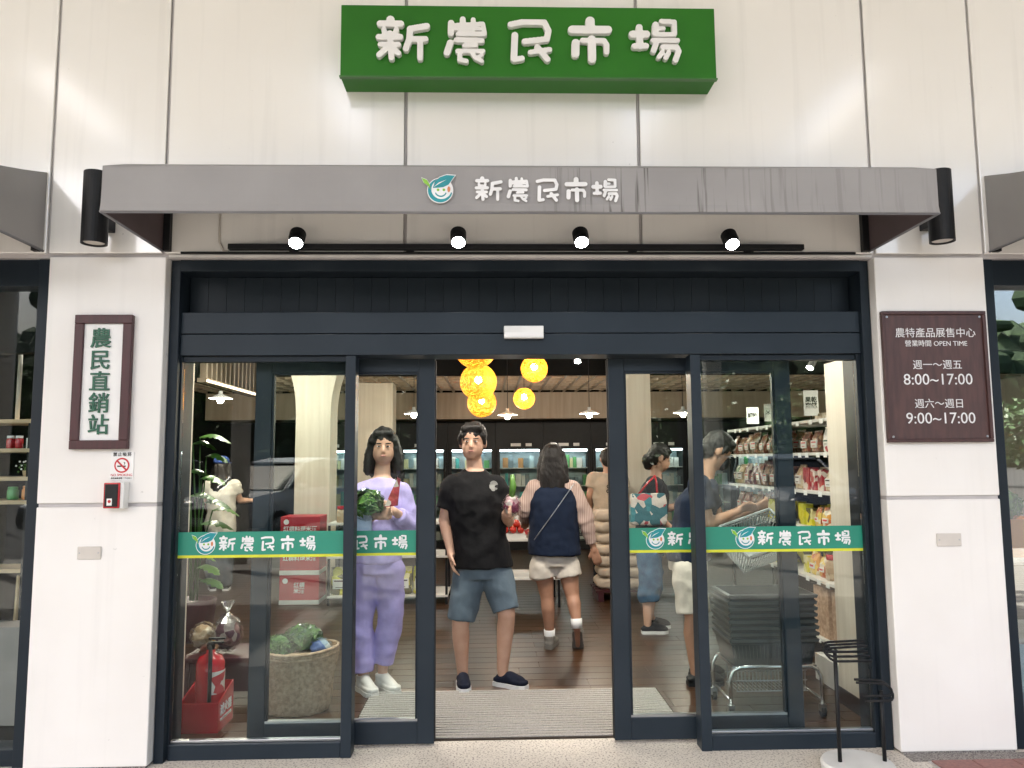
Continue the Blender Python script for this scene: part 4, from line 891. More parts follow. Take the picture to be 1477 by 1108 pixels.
    if sh_:
        m, kind = sh_
        for s in 'LR':
            an, toe = W['an'+s], W['to'+s]; lift = max(0.0, an.z-.085*k)
            if not fit.get('lift'+s): lift = 0.0
            a = Vector((an.x, an.y, .0)); d = Vector((toe.x-an.x, toe.y-an.y, 0)); d = d.normalized() if d.length > .02 else fwd.copy()
            heel = a-d*.055*k; tip = a+d*.185*k; sd = Vector((-d.y, d.x, 0))
            def sole(z0, z1, gr):
                pr = [(0, .030), (.04, .037), (.10, .034), (.15, .043), (.20, .040), (.232, .022)]
                o_ = [heel+d*u*k+sd*(w_+gr)*k for u, w_ in pr]+[heel+d*u*k-sd*(w_+gr)*k for u, w_ in pr[::-1]]
                return [[p+Vector((0,0,z)) for p in o_] for z in (z0, z1)]
            zof = [(0.0 if kind != 'lifted' else 0.0)]
            so = MB().loft(sole(.004, .030*k, .004)); up_ = MB()
            up_.loft(sole(.030*k, .055*k, .001)); up_.cap(heel+d*.05*k+Vector((0,0,.05*k)), .036*k, tip-d*.045*k+Vector((0,0,.042*k)), .032*k)
            if kind == 'sneaker': up_.tube([heel+d*.05*k+Vector((0,0,.03*k)), heel+d*.045*k+Vector((0,0,.105*k))], [.042*k, .044*k], 14); up_.cap(heel+d*.06*k+Vector((0,0,.09*k)), .035*k, tip-d*.07*k+Vector((0,0,.05*k)), .034*k)
            elif kind == 'slip': up_.cap(heel+d*.11*k+Vector((0,0,.060*k)), .041*k, tip-d*.06*k+Vector((0,0,.045*k)), .037*k); up_.cap(heel+d*.04*k+Vector((0,0,.045*k)), .036*k, heel+d*.10*k+Vector((0,0,.05*k)), .038*k)
            rotm = None
            if lift > .02:                       # heel off the floor, pivot about the ball of the foot
                piv = tip-d*.05*k; ax = sd; M4 = Matrix.Translation(piv) @ Matrix.Rotation(math.asin(min(.95, lift/(.19*k))), 4, ax) @ Matrix.Translation(-piv)
                for q in (so, up_): q.v = [tuple(M4 @ Vector(v)) for v in q.v]
            sm = refine(up_, .006, 3, 'shoe'); sm.materials.append(m); sm.transform(Matrix.Translation(-base)); so_ob = put('shoe', sm, t)
            so.build('sole', fit.get('sole', M_sole), so_ob, org=base)
    if fit.get('sock'):
        for s in 'LR':
            an, kn = W['an'+s], W['kn'+s]; MB().tube([an-Vector((0,0,.05*k)), an.lerp(kn, .13)], [.042*k, .046*k], 14).build('sock', M_sole, t, True)
    return t, W, T, base

# woman in lilac behind the left door leaf
pw, Ww, Tw, bw_ = person('woman in lilac blouse and trousers with white sneakers holding wrapped vegetables', 1.2, (540, 992),
    dict(head=(553, 646), neck=(551, 688), che=(548, 722), pel=(544, 803), shL=(523, 708), shR=(578, 708), elL=(513, 757, -.02), wrL=(541, 744, -.20), elR=(591, 757, .0), wrR=(570, 738, -.19),
         hpL=(527, 822), hpR=(563, 822), knL=(521, 892, -.01), knR=(563, 892, .02), anL=(524, 972, .0), anR=(552, 960, .03), toL=(540, 992, -.14), toR=(572, 984, -.09)),
    dict(hair='long', hairlen=.20, top=(M_lilacb, 1.75, -.03, .05), bottom=(M_lilac, 1.96, .98), shoe=(M_shoew, 'sneaker'), sole=M_shoew, bw=.92, handL=((1, -.3, .15), (0, .3, 1)), handR=((-1, -.3, .2), (0, .2, 1)), curl=.7), 4, 8, k=1.0, vox=.0075)
# man in black
pm, Wm, Tm, bm_ = person('man in black tee, blue grey shorts and navy slip on shoes in the doorway', 1.27, (700, 988),
    dict(head=(682, 639), neck=(685, 678), che=(686, 720), pel=(697, 810), shL=(653, 702), shR=(715, 702), elL=(641, 750, .02), wrL=(650, 795, -.05), elR=(733, 752, .02), wrR=(729, 741, -.20),
         hpL=(676, 832), hpR=(716, 830), knL=(664, 900, -.03), knR=(731, 886, -.05), anL=(667, 966, .02), anR=(725, 964, .0), toL=(670, 986, -.16), toR=(752, 984, -.08)),
    dict(hair='short', top=(M_tee, .66, -.035, .13), bottom=(M_greysh, .92, 1.08), shoe=(M_shoen, 'slip'), bw=1.0, handL=((.12, -.15, -1), (0, 1, 0)), thumbL=-1, handR=((.3, -.9, .15), (0, .1, 1)), curl=.45), 8, -6, k=1.04, vox=.0075)
# woman walking in
p3, W3, T3, b3 = person('woman seen from behind in dark vest, striped sleeves and pale shorts walking inside', 2.2, (812, 938),
    dict(head=(797, 664), neck=(797, 694), che=(798, 722), pel=(800, 798), shL=(771, 705), shR=(826, 705), elL=(757, 738, .02), wrL=(757, 750, .2), elR=(845, 752, .0), wrR=(856, 790, .02),
         hpL=(783, 816), hpR=(818, 816), knL=(789, 860, .02), knR=(826, 860, -.02), anL=(793, 915, .06), anR=(832, 897, -.10), toL=(800, 930, .22), toR=(834, 940, .05)),
    dict(hair='long', hairlen=.26, skin=M_skin2, top=(M_stripe, 1.85, .0, .10), vest=(M_navy, -.01), bottom=(M_offw, .36, 1.55), shoe=(M_shoeg, 'sneaker'), sole=M_shoeg, sock=True, liftR=True, bw=1.02), 178, 172, k=.98, vox=.0095)
# man in beige tee further in
p4, W4, T4, b4 = person('man in beige tee with printed back and short hair behind the rice sacks', 5.0, (1.42, 5.0),
    dict(head=(876, 663), neck=(876, 683), che=(876, 702), pel=(876, 752), shL=(856, 689), shR=(897, 689), elL=(850, 715), wrL=(852, 735, .15), elR=(903, 716), wrR=(900, 738, .1),
         hpL=(867, 762), hpR=(886, 762), knL=(866, 805), knR=(887, 805), anL=(866, 848), anR=(887, 848), toL=(865, 855, .15), toR=(889, 855, .15)),
    dict(hair='short', top=(M_khaki, .6, -.05, .12), bottom=(M_blacktop, 1.95, 1.1), shoe=(M_blacktop, 'slip')), 178, k=.97, vox=.012)
sh4 = P(882, 702, 5.0-.155)
text('shirt_print', 'MA\nGOL\nCHO', .055, M_tee, (sh4.x, sh4.y, sh4.z), p4, bold=.002)
# woman with the flowered bag
p5, W5, T5, b5 = person('woman in black top and cropped jeans facing the shelves on the right', 2.8, (938, 908),
    dict(head=(952, 662), neck=(945, 690), che=(943, 715), pel=(937, 785), shL=(943, 699, -.17), shR=(946, 699, .17), elL=(944, 740, -.19), wrL=(966, 760, -.16), elR=(958, 735, .2), wrR=(982, 728, .18),
         hpL=(936, 800, -.09), hpR=(938, 800, .09), knL=(938, 845, -.09), knR=(940, 845, .10), anL=(934, 897, -.09), anR=(938, 882, .12), toL=(952, 906, -.09), toR=(956, 896, .12)),
    dict(hair='bun', top=(M_blacktop, .62, -.06, .10), bottom=(M_denim, 1.42, 1.3), shoe=(M_blacktop, 'slip'), curl=.5), 86, 90, 18, k=.97, vox=.0095)
# man reaching over the baskets
p6, W6, T6, b6 = person('dark haired man in navy tee and pale shorts bending over the shopping baskets', 1.3, (1.38, 1.3),
    dict(head=(1035, 652), neck=(1016, 690), che=(1006, 722), pel=(992, 800), shL=(1008, 700, -.17), shR=(1014, 702, .16), elL=(1022, 756, -.19), wrL=(1062, 738, -.12), elR=(1040, 752, .18), wrR=(1082, 736, .14),
         hpL=(992, 820, -.09), hpR=(994, 820, .09), knL=(1000, 890, -.10), knR=(1004, 890, .10), anL=(1003, 965, -.09), anR=(1006, 955, .10), toL=(1026, 985, -.09), toR=(1026, 972, .10)),
    dict(hair='short', skin=M_skin2, top=(M_navy, .62, -.03, .10), bottom=(M_offw, .90, 1.35), shoe=(M_black, 'slip'), sole=M_black, curl=.6), 84, 86, 34, k=1.02, vox=.009)
MB().ell(W6['head']+Matrix.Rotation(R(86), 3, 'Z') @ Matrix.Rotation(R(34), 3, 'X') @ Vector((0, -.075, -.045)), (.062, .042, .055), Matrix.Rotation(R(86), 3, 'Z') @ Matrix.Rotation(R(34), 3, 'X')).build('face_mask', M_black, p6, True)
# customer in the cap
p7, W7, T7, b7 = person('long haired customer in blue cap and light tee seen from behind at the left', 5.2, (318, 852),
    dict(head=(320, 675), neck=(320, 694), che=(320, 712), pel=(318, 760), shL=(302, 700), shR=(338, 700), elL=(298, 725), wrL=(302, 742, .15), elR=(346, 722, .05), wrR=(364, 722, .15),
         hpL=(309, 770), hpR=(327, 770), knL=(307, 808), knR=(326, 808), anL=(307, 846), anR=(326, 846), toL=(305, 852, .15), toR=(328, 852, .15)),
    dict(hair='long', hairlen=.44, cap=True, top=(M_lighttee, .6, -.06, .12), bottom=(M_greytr, 1.93, 1.15), shoe=(M_blacktop, 'slip')), 176, k=.95, vox=.012)

# =================================================================== goods and furniture
def pack(name, cols, scale=18.0, rough=0.35, emitc=None):
    """printed packaging: blotches of a few colours"""
    m = bpy.data.materials.new(name); m.use_nodes = True; t = m.node_tree; b = t.nodes['Principled BSDF']; MATS[name] = m
    tc = t.nodes.new('ShaderNodeTexCoord'); v = t.nodes.new('ShaderNodeTexVoronoi'); v.inputs['Scale'].default_value = scale
    oi = t.nodes.new('ShaderNodeObjectInfo'); ad = t.nodes.new('ShaderNodeVectorMath'); ad.operation = 'ADD'
    t.links.new(tc.outputs['Object'], ad.inputs[0]); t.links.new(oi.outputs['Random'], ad.inputs[1]); t.links.new(ad.outputs[0], v.inputs['Vector'])
    sp = t.nodes.new('ShaderNodeSeparateColor'); t.links.new(v.outputs['Color'], sp.inputs[0])
    r = t.nodes.new('ShaderNodeValToRGB'); r.color_ramp.interpolation = 'CONSTANT'
    for i, c in enumerate(cols):
        e = r.color_ramp.elements[i] if i < 2 else r.color_ramp.elements.new(0.5)
        e.position = i/len(cols); e.color = (*c, 1)
    t.links.new(sp.outputs[0], r.inputs[0]); t.links.new(r.outputs[0], b.inputs['Base Color']); b.inputs['Roughness'].default_value = rough
    n = t.nodes.new('ShaderNodeTexNoise'); n.inputs['Scale'].default_value = 30; t.links.new(ad.outputs[0], n.inputs['Vector'])
    bp = t.nodes.new('ShaderNodeBump'); bp.inputs['Strength'].default_value = 0.4; bp.inputs['Distance'].default_value = 0.02
    t.links.new(n.outputs[0], bp.inputs['Height']); t.links.new(bp.outputs[0], b.inputs['Normal'])
    return m
K_brown = pack('pack_brown', ((0.16,0.075,0.04),(0.09,0.04,0.022),(0.30,0.17,0.09),(0.20,0.05,0.03)), 30)
K_white = pack('pack_white', ((0.70,0.68,0.64),(0.62,0.60,0.58),(0.70,0.69,0.66),(0.45,0.04,0.05)), 14)
K_red = pack('pack_red', ((0.35,0.02,0.03),(0.22,0.012,0.02),(0.42,0.05,0.04),(0.60,0.52,0.45)), 20)
K_yel = pack('pack_yellow', ((0.62,0.55,0.02),(0.50,0.48,0.03),(0.10,0.09,0.03),(0.65,0.60,0.30)), 12)
K_teal = pack('pack_teal', ((0.35,0.66,0.60),(0.55,0.72,0.66),(0.60,0.62,0.06),(0.12,0.38,0.36)), 9)
K_grn = pack('pack_green', ((0.05,0.13,0.03),(0.10,0.20,0.05),(0.40,0.36,0.20),(0.03,0.07,0.02)), 24)
K_tan = pack('pack_tan', ((0.42,0.30,0.18),(0.50,0.38,0.25),(0.36,0.24,0.13),(0.55,0.46,0.34)), 22)
K_purp = pack('pack_purple', ((0.16,0.06,0.09),(0.26,0.13,0.12),(0.48,0.40,0.36),(0.10,0.03,0.05)), 22)
K_veg = pack('leafy', ((0.06,0.15,0.03),(0.10,0.22,0.05),(0.03,0.08,0.02),(0.20,0.30,0.10)), 60)
K_blue = pack('pack_blue', ((0.40,0.48,0.58),(0.10,0.16,0.40),(0.62,0.64,0.66),(0.20,0.30,0.50)), 14)
M_sack = mat('rice_sack', (0.56, 0.47, 0.37), 0.7, (0.48, 0.39, 0.30), 12, bump=0.3, bscale=30)
M_wick = mat('wicker', (0.58, 0.40, 0.28), 0.65, (0.36, 0.23, 0.15), 40, bump=0.3, bscale=120)
M_bask = mat('basket_plastic', (0.026, 0.030, 0.032), 0.32, (0.034, 0.038, 0.041), 10)
M_paper = mat('label_white', (0.70, 0.69, 0.66), 0.6)
def pouch_mesh(w_, h, d, m, seed=0):
    mb = MB(); rr = random.Random(seed); rings = []
    for z, sx, sy in ((0.0, .92, .75), (.06, 1, 1), (.35, 1, 1.05), (.65, .98, .85), (.86, .96, .35), (.93, .97, .06), (1.0, .98, .05)):
        rings.append([(w_/2*sx*max(-1, min(1, 1.25*math.cos(a)))+rr.uniform(-.003, .003), d/2*sy*max(-1, min(1, 1.2*math.sin(a)))+rr.uniform(-.003, .003), z*h) for a in [2*math.pi*i/14 for i in range(14)]])
    mb.loft(rings); f_ = -d/2*1.22*.92
    lw, l0, l1 = w_*rr.uniform(.26, .36), h*rr.uniform(.18, .28), h*rr.uniform(.48, .62)
    mb.box(-lw, lw, f_-.004, f_+.012, l0, l1, 1); mb.box(-lw*.8, lw*.8, f_-.005, f_, l1-.022, l1-.010, 2); mb.box(-lw*.6, lw*.5, f_-.005, f_, l0+.012, l0+.018, 2)
    return mb.mesh('pouch', [m, M_paper, rr.choice([M_red, M_dgreen, M_maroon])], False)
def jar_mesh(r_, h, m, lid):
    return MB().lathe([(r_*.9, 0), (r_, .01), (r_, h*.72), (r_*.8, h*.8)], n=16).lathe([(r_*.85, h*.8), (r_*.88, h*.81), (r_*.88, h*.98), (r_*.8, h)], n=16, mi=1).mesh('jar', [m, lid], True)
def carton_mesh(w_, d, h, m): return MB().box(-w_/2, w_/2, -d/2, d/2, 0, h).mesh('carton', m)
def item(name, me, loc, label, cat, group=None, rz=0.0, sc=1.0):
    o = put(name, me, None, loc=loc); o.rotation_euler = (0, 0, rz); o.scale = (sc,)*3; return tag(o, label, cat, group)
def shelf_unit(name, label, x0, x1, y0, y1, zs, top, m=M_shelf, post=M_black, back=None, group=None):
    t = thing(name, label, 'shelf', ((x0+x1)/2, (y0+y1)/2, 0.004), group)
    for z in zs: box('shelf', m, x0, x1, y0, y1, z-0.022, z, t, bevel=0.002)
    if back == 'x':
        tg = MB(); r9 = random.Random(int(y0*10))
        for z in zs:
            y = y0+.08
            while y < y1-.06: tg.box(x0-.004, x0-.001, y, y+.055, z-.036, z-.002); y += r9.uniform(.12, .26)
        tg.build('price_tags', M_white, t)['kind'] = 'stuff'
    for x in (x0+.015, x1-.015):
        for y in (y0+.015, y1-.015): box('post', post, x-.012, x+.012, y-.012, y+.012, 0.004, top, t)
    if back == 'x': box('back_panel', M_dark, x1, x1+.01, y0, y1, .05, top, t)
    if back == 'y': box('back_panel', M_dark, x0, x1, y1, y1+.01, .05, top, t)
    return t
# ---- right hand shelf run
SX0, SX1 = 2.36, 2.78; ZS = [0.20, 0.61, 0.97, 1.24, 1.52, 1.76]
for (ya, yb, lab) in ((1.15, 2.18, 'near shelf unit of packaged goods along the right wall'), (2.24, 3.60, 'far shelf unit of packaged goods along the right wall')):
    shelf_unit('goods_shelf', lab, SX0, SX1, ya, yb, ZS, 1.77, back='x', group='shelf units along the right wall')
rows_ = {0: [('basket', None)], 1: 'jar', 2: 'redtub', 3: 'purple', 4: 'mixed', 5: 'top'}
P_white = pouch_mesh(.16, .21, .07, K_white, 1); P_brown = pouch_mesh(.17, .19, .09, K_brown, 2); P_purp = pouch_mesh(.13, .21, .08, K_purp, 3); P_tan = pouch_mesh(.15, .18, .09, K_tan, 4)
P_red = pouch_mesh(.14, .19, .08, K_red, 5); P_grn = pouch_mesh(.14, .20, .08, K_grn, 6); P_yel = pouch_mesh(.20, .28, .12, K_yel, 7); P_teal = pouch_mesh(.19, .24, .12, K_teal, 8)
J_red = jar_mesh(.055, .17, K_tan, M_extred); J_tub = MB().lathe([(.05, 0), (.062, .09), (.062, .10)], n=16).lathe([(.064, .10), (.064, .112), (.05, .115)], n=16, mi=1).mesh('tub', [K_red, M_cling], True)
C_blue = carton_mesh(.09, .07, .17, K_blue); C_brown = carton_mesh(.20, .26, .14, K_tan)
P_oran = pouch_mesh(.13, .17, .07, pack('pack_orange', ((.55,.25,.04),(.62,.45,.10),(.40,.10,.03),(.62,.55,.42)), 22), 21); P_small = pouch_mesh(.11, .15, .06, K_teal, 22); C_red = carton_mesh(.10, .08, .16, K_red); C_yel = carton_mesh(.11, .07, .15, K_yel); P_dark = pouch_mesh(.15, .20, .08, K_brown, 25); P_blue = pouch_mesh(.14, .18, .08, K_blue, 26)
kinds = {1: [(J_red, 'jar', 'red lidded glass jar of snacks on the lower right hand shelf', 'jar', .118), (P_oran, 'snack_pouch', 'orange pouch on the lower shelf', 'pouch', .14), (C_yel, 'carton', 'yellow carton on the lower shelf', 'carton', .12)],
         2: [(J_tub, 'tub', 'clear lidded tub of red food on the right hand shelf at waist height', 'tub', .14), (P_red, 'snack_pouch', 'red pouch beside the tubs on the right hand shelf', 'pouch', .15), (P_dark, 'snack_pouch', 'brown pouch on the shelf', 'pouch', .16), (C_yel, 'carton', 'yellow carton on the shelf', 'carton', .12), (P_oran, 'snack_pouch', 'orange pouch on the shelf', 'pouch', .14)],
         3: [(P_purp, 'snack_pouch', 'dark purple pouch with pale label on the right hand shelf', 'pouch', .145), (P_tan, 'snack_pouch', 'tan pouch next to purple pouches on the right hand shelf', 'pouch', .16), (P_grn, 'snack_pouch', 'green pouch on the shelf', 'pouch', .15), (P_small, 'snack_pouch', 'small turquoise pouch on the shelf', 'pouch', .12), (P_dark, 'snack_pouch', 'brown pouch on the shelf', 'pouch', .16), (C_red, 'carton', 'red carton on the shelf', 'carton', .11)],
         4: [(P_brown, 'snack_pouch', 'brown pouch lined up on the upper right hand shelf', 'pouch', .18), (P_white, 'snack_pouch', 'white pouch with red print on the upper right hand shelf', 'pouch', .175), (C_blue, 'carton', 'blue and white carton on the upper right hand shelf', 'carton', .11), (P_red, 'snack_pouch', 'red pouch on the upper right hand shelf', 'pouch', .15), (P_oran, 'snack_pouch', 'orange pouch on the shelf', 'pouch', .14), (P_blue, 'snack_pouch', 'blue pouch on the shelf', 'pouch', .15)]}
ORD = ['first', 'second', 'third', 'fourth', 'fifth', 'sixth', 'seventh', 'eighth', 'ninth', 'tenth', 'eleventh', 'twelfth', 'thirteenth', 'fourteenth', 'fifteenth', 'sixteenth', 'seventeenth', 'eighteenth', 'nineteenth', 'twentieth']
SHORT = {1: 'lower', 2: 'waist high', 3: 'chest high', 4: 'upper'}
rr = random.Random(3)
for si, opts in kinds.items():
    y = 1.24; run = None; left = 0; cnt = {}
    while y < 3.50:
        if left <= 0: run = opts[rr.randrange(len(opts))] if not (si == 4 and y < 1.4) else opts[1]; left = rr.randint(1, 3)
        if y+run[4] > 2.12 and y < 2.32: y = 2.33; continue
        what = run[2].split(' on the')[0].split(' beside')[0].split(' next')[0].split(' lined')[0].split(' with')[0].split(' of snacks')[0].split(' of red')[0]; cnt[what] = cnt.get(what, -1)+1
        for col_ in (0, 1):
            item(run[1], run[0], (SX0+.09+.17*col_, y+run[4]/2, ZS[si]+.001), '%s %s from the door on the %s right hand shelf, %s row' % (ORD[cnt[what]], what, SHORT[si], ('front', 'rear')[col_]), run[3], run[2].replace('pouch', 'pouches').replace('jar of', 'jars of').replace('tub of', 'tubs of').replace('carton', 'cartons'), rz=R(-90+rr.uniform(-8, 8)), sc=rr.uniform(.82, 1.06))
        y += run[4]+.008; left -= 1
for i, (y, lab) in enumerate(((1.32, 'nearest'), (1.72, 'middle'), (2.55, 'farther'), (3.0, 'farthest'))):
    t = thing('price_card', lab+' upright white price card on top of the right hand shelf run', 'price card', (SX0+.05, y, 1.761), 'price cards on the shelf run')
    c = Vector((SX0+.05, y, 1.765)); hh = .19 if i < 2 else .15
    MB().box(c.x-.055, c.x+.055, c.y-.003, c.y+.003, c.z+.03, c.z+.03+hh).build('card', M_paper, t); MB().box(c.x-.004, c.x+.004, c.y+.004, c.y+.010, c.z, c.z+.10).box(c.x-.03, c.x+.03, c.y-.02, c.y+.02, c.z-.003, c.z+.002).build('clip_stand', M_black, t)
    text('lettering', ['米香\n餅乾', '果乾\n蜜餞', '米麵', '調味'][i], .045, M_rubber, (c.x, c.y-.0042, c.z+.03+hh/2), t, bold=.001)
for k, y in enumerate((1.30, 1.62)):     # flat tan trays on top
    item('carton', carton_mesh(.24, .22, .05, K_tan), (SX0+.22, y+.05, 1.761), ['flat tan carton nearer the door on top of the shelf run', 'flat tan carton behind the first on top of the shelf run'][k], 'carton')
for k in range(3):                        # stacked small wicker boxes on the low shelf
    for j, y in enumerate((1.36, 1.66)):
        o = item('wicker_box', carton_mesh(.26, .24, .115, M_wick), (SX0+.16, y, .201+.1165*k), 'small brown wicker box in the %s stack on the bottom shelf, %s layer' % (('near', 'second')[j], ('bottom', 'middle', 'top')[k]), 'box', 'wicker boxes')
item('carton', carton_mesh(.30, .34, .17, M_paper), (SX0-.02, 1.16, .0045), 'plain white carton on the floor at the end of the shelf run', 'carton')

# ---- shopping baskets
def basket_mesh(w_=.48, d=.33, h=.22):
    mb = MB(); tb = .80
    def pt(u, v, z): s = tb+(1-tb)*z/h; return Vector((u*w_/2*s, v*d/2*s, z))
    cs = [(-1,-1),(1,-1),(1,1),(-1,1)]
    for z, r_ in ((h, .011), (h*.86, .006), (h*.5, .005), (.01, .007)):
        for a, b in zip(cs, cs[1:]+cs[:1]): mb.tube([pt(*a, z), pt(*b, z)], r_, 6)
    for a, b in zip(cs, cs[1:]+cs[:1]):
        n = 17 if a[1] == b[1] else 12
        for i in range(n):
            u = a[0]+(b[0]-a[0])*i/n; v = a[1]+(b[1]-a[1])*i/n; p, q = pt(u, v, .01), pt(u, v, h); r_ = .0055
            mb.tube([p, q], r_, 4)
    mb.box(-w_/2*tb, w_/2*tb, -d/2*tb, d/2*tb, 0, .008)
    return mb.mesh('basket_body', M_bask)
def basket_solid(w_=.50, d=.33, h=.15):
    mb = MB(); tb = .90
    def rg(z, o=0): s = tb+(1-tb)*z/h; return [(u*(w_/2*s+o), v*(d/2*s+o), z) for u, v in ((-1,-1),(1,-1),(1,1),(-1,1))]
    mb.loft([rg(.0), rg(h)], False); mb.loft([rg(h, -.006), rg(.006, -.006)], False); mb.add(rg(.0), [(3, 2, 1, 0)]); mb.add(rg(.006, -.006), [(0, 1, 2, 3)])
    mb.loft([rg(h-.022, .001), rg(h-.020, .012), rg(h-.002, .014), rg(h+.002, .0), rg(h+.002, -.006)], False, 1)
    mb.loft([rg(h*.80, .001), rg(h*.80, .006), rg(h*.76, .006), rg(h*.76, .001)][::-1], False)
    for sy in (-1, 1):
        for i in range(22):
            u = -.93+1.86*i/21; s0, s1 = tb+(1-tb)*.25, tb+(1-tb)*.74; mb.tube([(u*w_/2*s0, sy*(d/2*s0+.001), h*.25), (u*w_/2*s1, sy*(d/2*s1+.001), h*.74)], .004, 4)
    return mb.mesh('basket_body', [M_bask, mat('basket_rim', (.075, .08, .085), .3)])
BSS = basket_solid(); M_baskg = mat('basket_grey', (.30, .31, .31), .4)
BSK = basket_mesh(); HND = MB().tube([(-.20, -.165, .215), (-.20, -.168, .190), (.20, -.168, .190), (.20, -.165, .215)], .006, 6).mesh('handle', M_bask)
tc_ = G(1106, 1022); tc_.z = 0.004
tr = thing('basket_trolley', 'chrome tube trolley on casters carrying the stacked shopping baskets', 'trolley', tc_)
xa, xb = tc_.x-.265, tc_.x+.265; zt = P(1106, 962, tc_.y-.17).z
for yy in (-.17, .17):
    y = tc_.y+yy; pts = [(xa, y, .07), (xa, y, zt-.06), (xa+.02, y, zt-.018), (xa+.06, y, zt), (xb-.06, y, zt), (xb-.02, y, zt-.018), (xb, y, zt-.06), (xb, y, .07)]
    MB().tube(pts, .0115, 10).build('frame_arch', M_chrome, tr, True)
for x in (xa, xb):
    MB().tube([(x, tc_.y-.17, .10), (x, tc_.y+.17, .10)], .009, 8).build('side_bar', M_chrome, tr, True)
    for yy in (-.17, .17):
        cs_ = MB().tube([(x-.012, tc_.y+yy, .032), (x+.012, tc_.y+yy, .032)], .028, 14).build('caster', M_rubber, tr)
        MB().box(x-.018, x+.018, tc_.y+yy-.014, tc_.y+yy+.014, .036, .075).build('fork', M_steel, cs_)
MB().box(xa+.02, xb-.02, tc_.y-.16, tc_.y+.16, zt-.006, zt+.004).build('deck', M_chrome, tr)
nb = 8; zb0 = zt+.006; sp = (P(1106, 858, tc_.y-.17).z-.15-zb0)/(nb-1)
ords = ['bottom', 'second', 'third', 'fourth', 'fifth', 'sixth', 'seventh', 'top']
wire = thing('wire_basket', 'low wire basket hanging under the trolley of stacked baskets', 'basket', (tc_.x, tc_.y, .15))
wb = MB()
for i in range(19): x = tc_.x-.20+.0222*i; wb.tube([(x, tc_.y-.10, zt-.04), (x, tc_.y-.09, .13), (x, tc_.y+.09, .13), (x, tc_.y+.10, zt-.04)], .0025, 5)
for z in (zt-.04, .19, .13):
    wb.tube([(tc_.x-.21, tc_.y-.10, z), (tc_.x+.21, tc_.y-.10, z)], .003, 5); wb.tube([(tc_.x-.21, tc_.y+.10, z), (tc_.x+.21, tc_.y+.10, z)], .003, 5)
wb.build('wires', M_steel, wire)
for i in range(nb):
    t = thing('shopping_basket', '%s black plastic shopping basket in the stack on the trolley' % ords[i], 'basket', (tc_.x+rr.uniform(-.006, .006), tc_.y, zb0+sp*i), 'stacked shopping baskets')
    put('basket_body', BSS, t)
b1 = P(1085, 775, 1.02)
t = thing('shopping_basket', 'grey shopping basket tilted in the hands of the man above the stack', 'basket', b1); gm = BSK.copy(); gm.materials.clear(); gm.materials.append(M_baskg); put('basket_body', gm, t); put('handle', HND, t); t.scale = (.85,)*3; t.rotation_euler = (R(38), R(-14), R(20)); t.location = b1-Vector((0, 0, .10))
t = thing('shopping_basket', 'black shopping basket carried by the man in the beige tee', 'basket', W4['wrL']); put('basket_body', BSK, t); put('handle', HND, t); t.location = W4['wrL']+Vector((-.04, .02, -.30)); t.scale = (.8, .8, .8)

# ---- umbrella rack outside
ub = G(1238, 1112); ub.z = 0.0
um = thing('umbrella_stand', 'black metal umbrella stand with two poles on a round white base', 'umbrella stand', ub)
MB().lathe([(.150, 0), (.165, .004), (.168, .03), (.160, .042), (.02, .046)], ub, 32).build('base', M_whitep, um)
for x, zt_, s in ((P(1207, 1000, ub.y).x, P(1207, 940, ub.y).z, 1), (P(1271, 1000, ub.y).x, P(1271, 996, ub.y).z, -1)):
    MB().tube([(x, ub.y, .04), (x, ub.y, zt_)], .0095, 12).build('pole', M_black, um, True)
    n_ = 3 if s == 1 else 2
    for j in range(n_):
        z = zt_+.004*j; w_ = .048-.019*j; ln = .155 if s == 1 else .10
        pts = [(x+s*ln, ub.y-w_, z-.7*w_)]+[(x+s*(-.01-.04*math.sin(a)), ub.y-w_*math.cos(a), z-.7*w_*math.cos(a)) for a in [math.pi*i/8 for i in range(9)]]+[(x+s*ln*1.05, ub.y+w_, z+.7*w_+.006)]
        MB().tube(pts, .006, 8).build('fork', M_black, um, True)

# ---- fire extinguisher in its red stand
bx0, bx1, by0, by1 = -1.585, -1.36, 0.50, 0.74
q = G(256, 1060); bx0, by0 = q.x, q.y; bx1 = G(312, 1058).x+.01; by1 = by0+.25; bh = P(280, 1010, by0).z
st = thing('extinguisher_stand', 'open red metal stand box holding the fire extinguisher', 'stand', ((bx0+bx1)/2, (by0+by1)/2, .004))
box('front', M_extred, bx0, bx1, by0, by0+.006, .004, bh-.02, st); box('rear', M_extred, bx0, bx1, by1-.006, by1, .004, bh+.04, st)
for x in (bx0, bx1-.006): MB().add([(x,by0+.006,.004),(x+.006,by0+.006,.004),(x+.006,by1-.006,.004),(x,by1-.006,.004),(x,by0+.006,bh-.02),(x+.006,by0+.006,bh-.02),(x+.006,by1-.006,bh+.04),(x,by1-.006,bh+.04)], [(0,3,2,1),(4,5,6,7),(0,1,5,4),(1,2,6,5),(2,3,7,6),(3,0,4,7)]).build('side', M_extred, st)
box('floor_plate', M_extred, bx0+.006, bx1-.006, by0+.006, by1-.006, .004, .012, st)
text('lettering', '滅火器', .062, M_vinylw, (bx1+.001, (by0+by1)/2, bh*.60), st, bold=.001, rot=Matrix.Rotation(R(90), 4, 'Z'))
text('lettering', 'FIRE EXTINGUISHER', .02, M_vinylw, (bx1+.001, (by0+by1)/2, bh*.34), st, rot=Matrix.Rotation(R(90), 4, 'Z'))
ec = Vector(((bx0+bx1)/2+.015, (by0+by1)/2, 0)); et = P(293, 942, ec.y).z; er = .078
ex = thing('fire_extinguisher', 'red fire extinguisher standing in the red box behind the left window', 'extinguisher', (ec.x, ec.y, .0125))
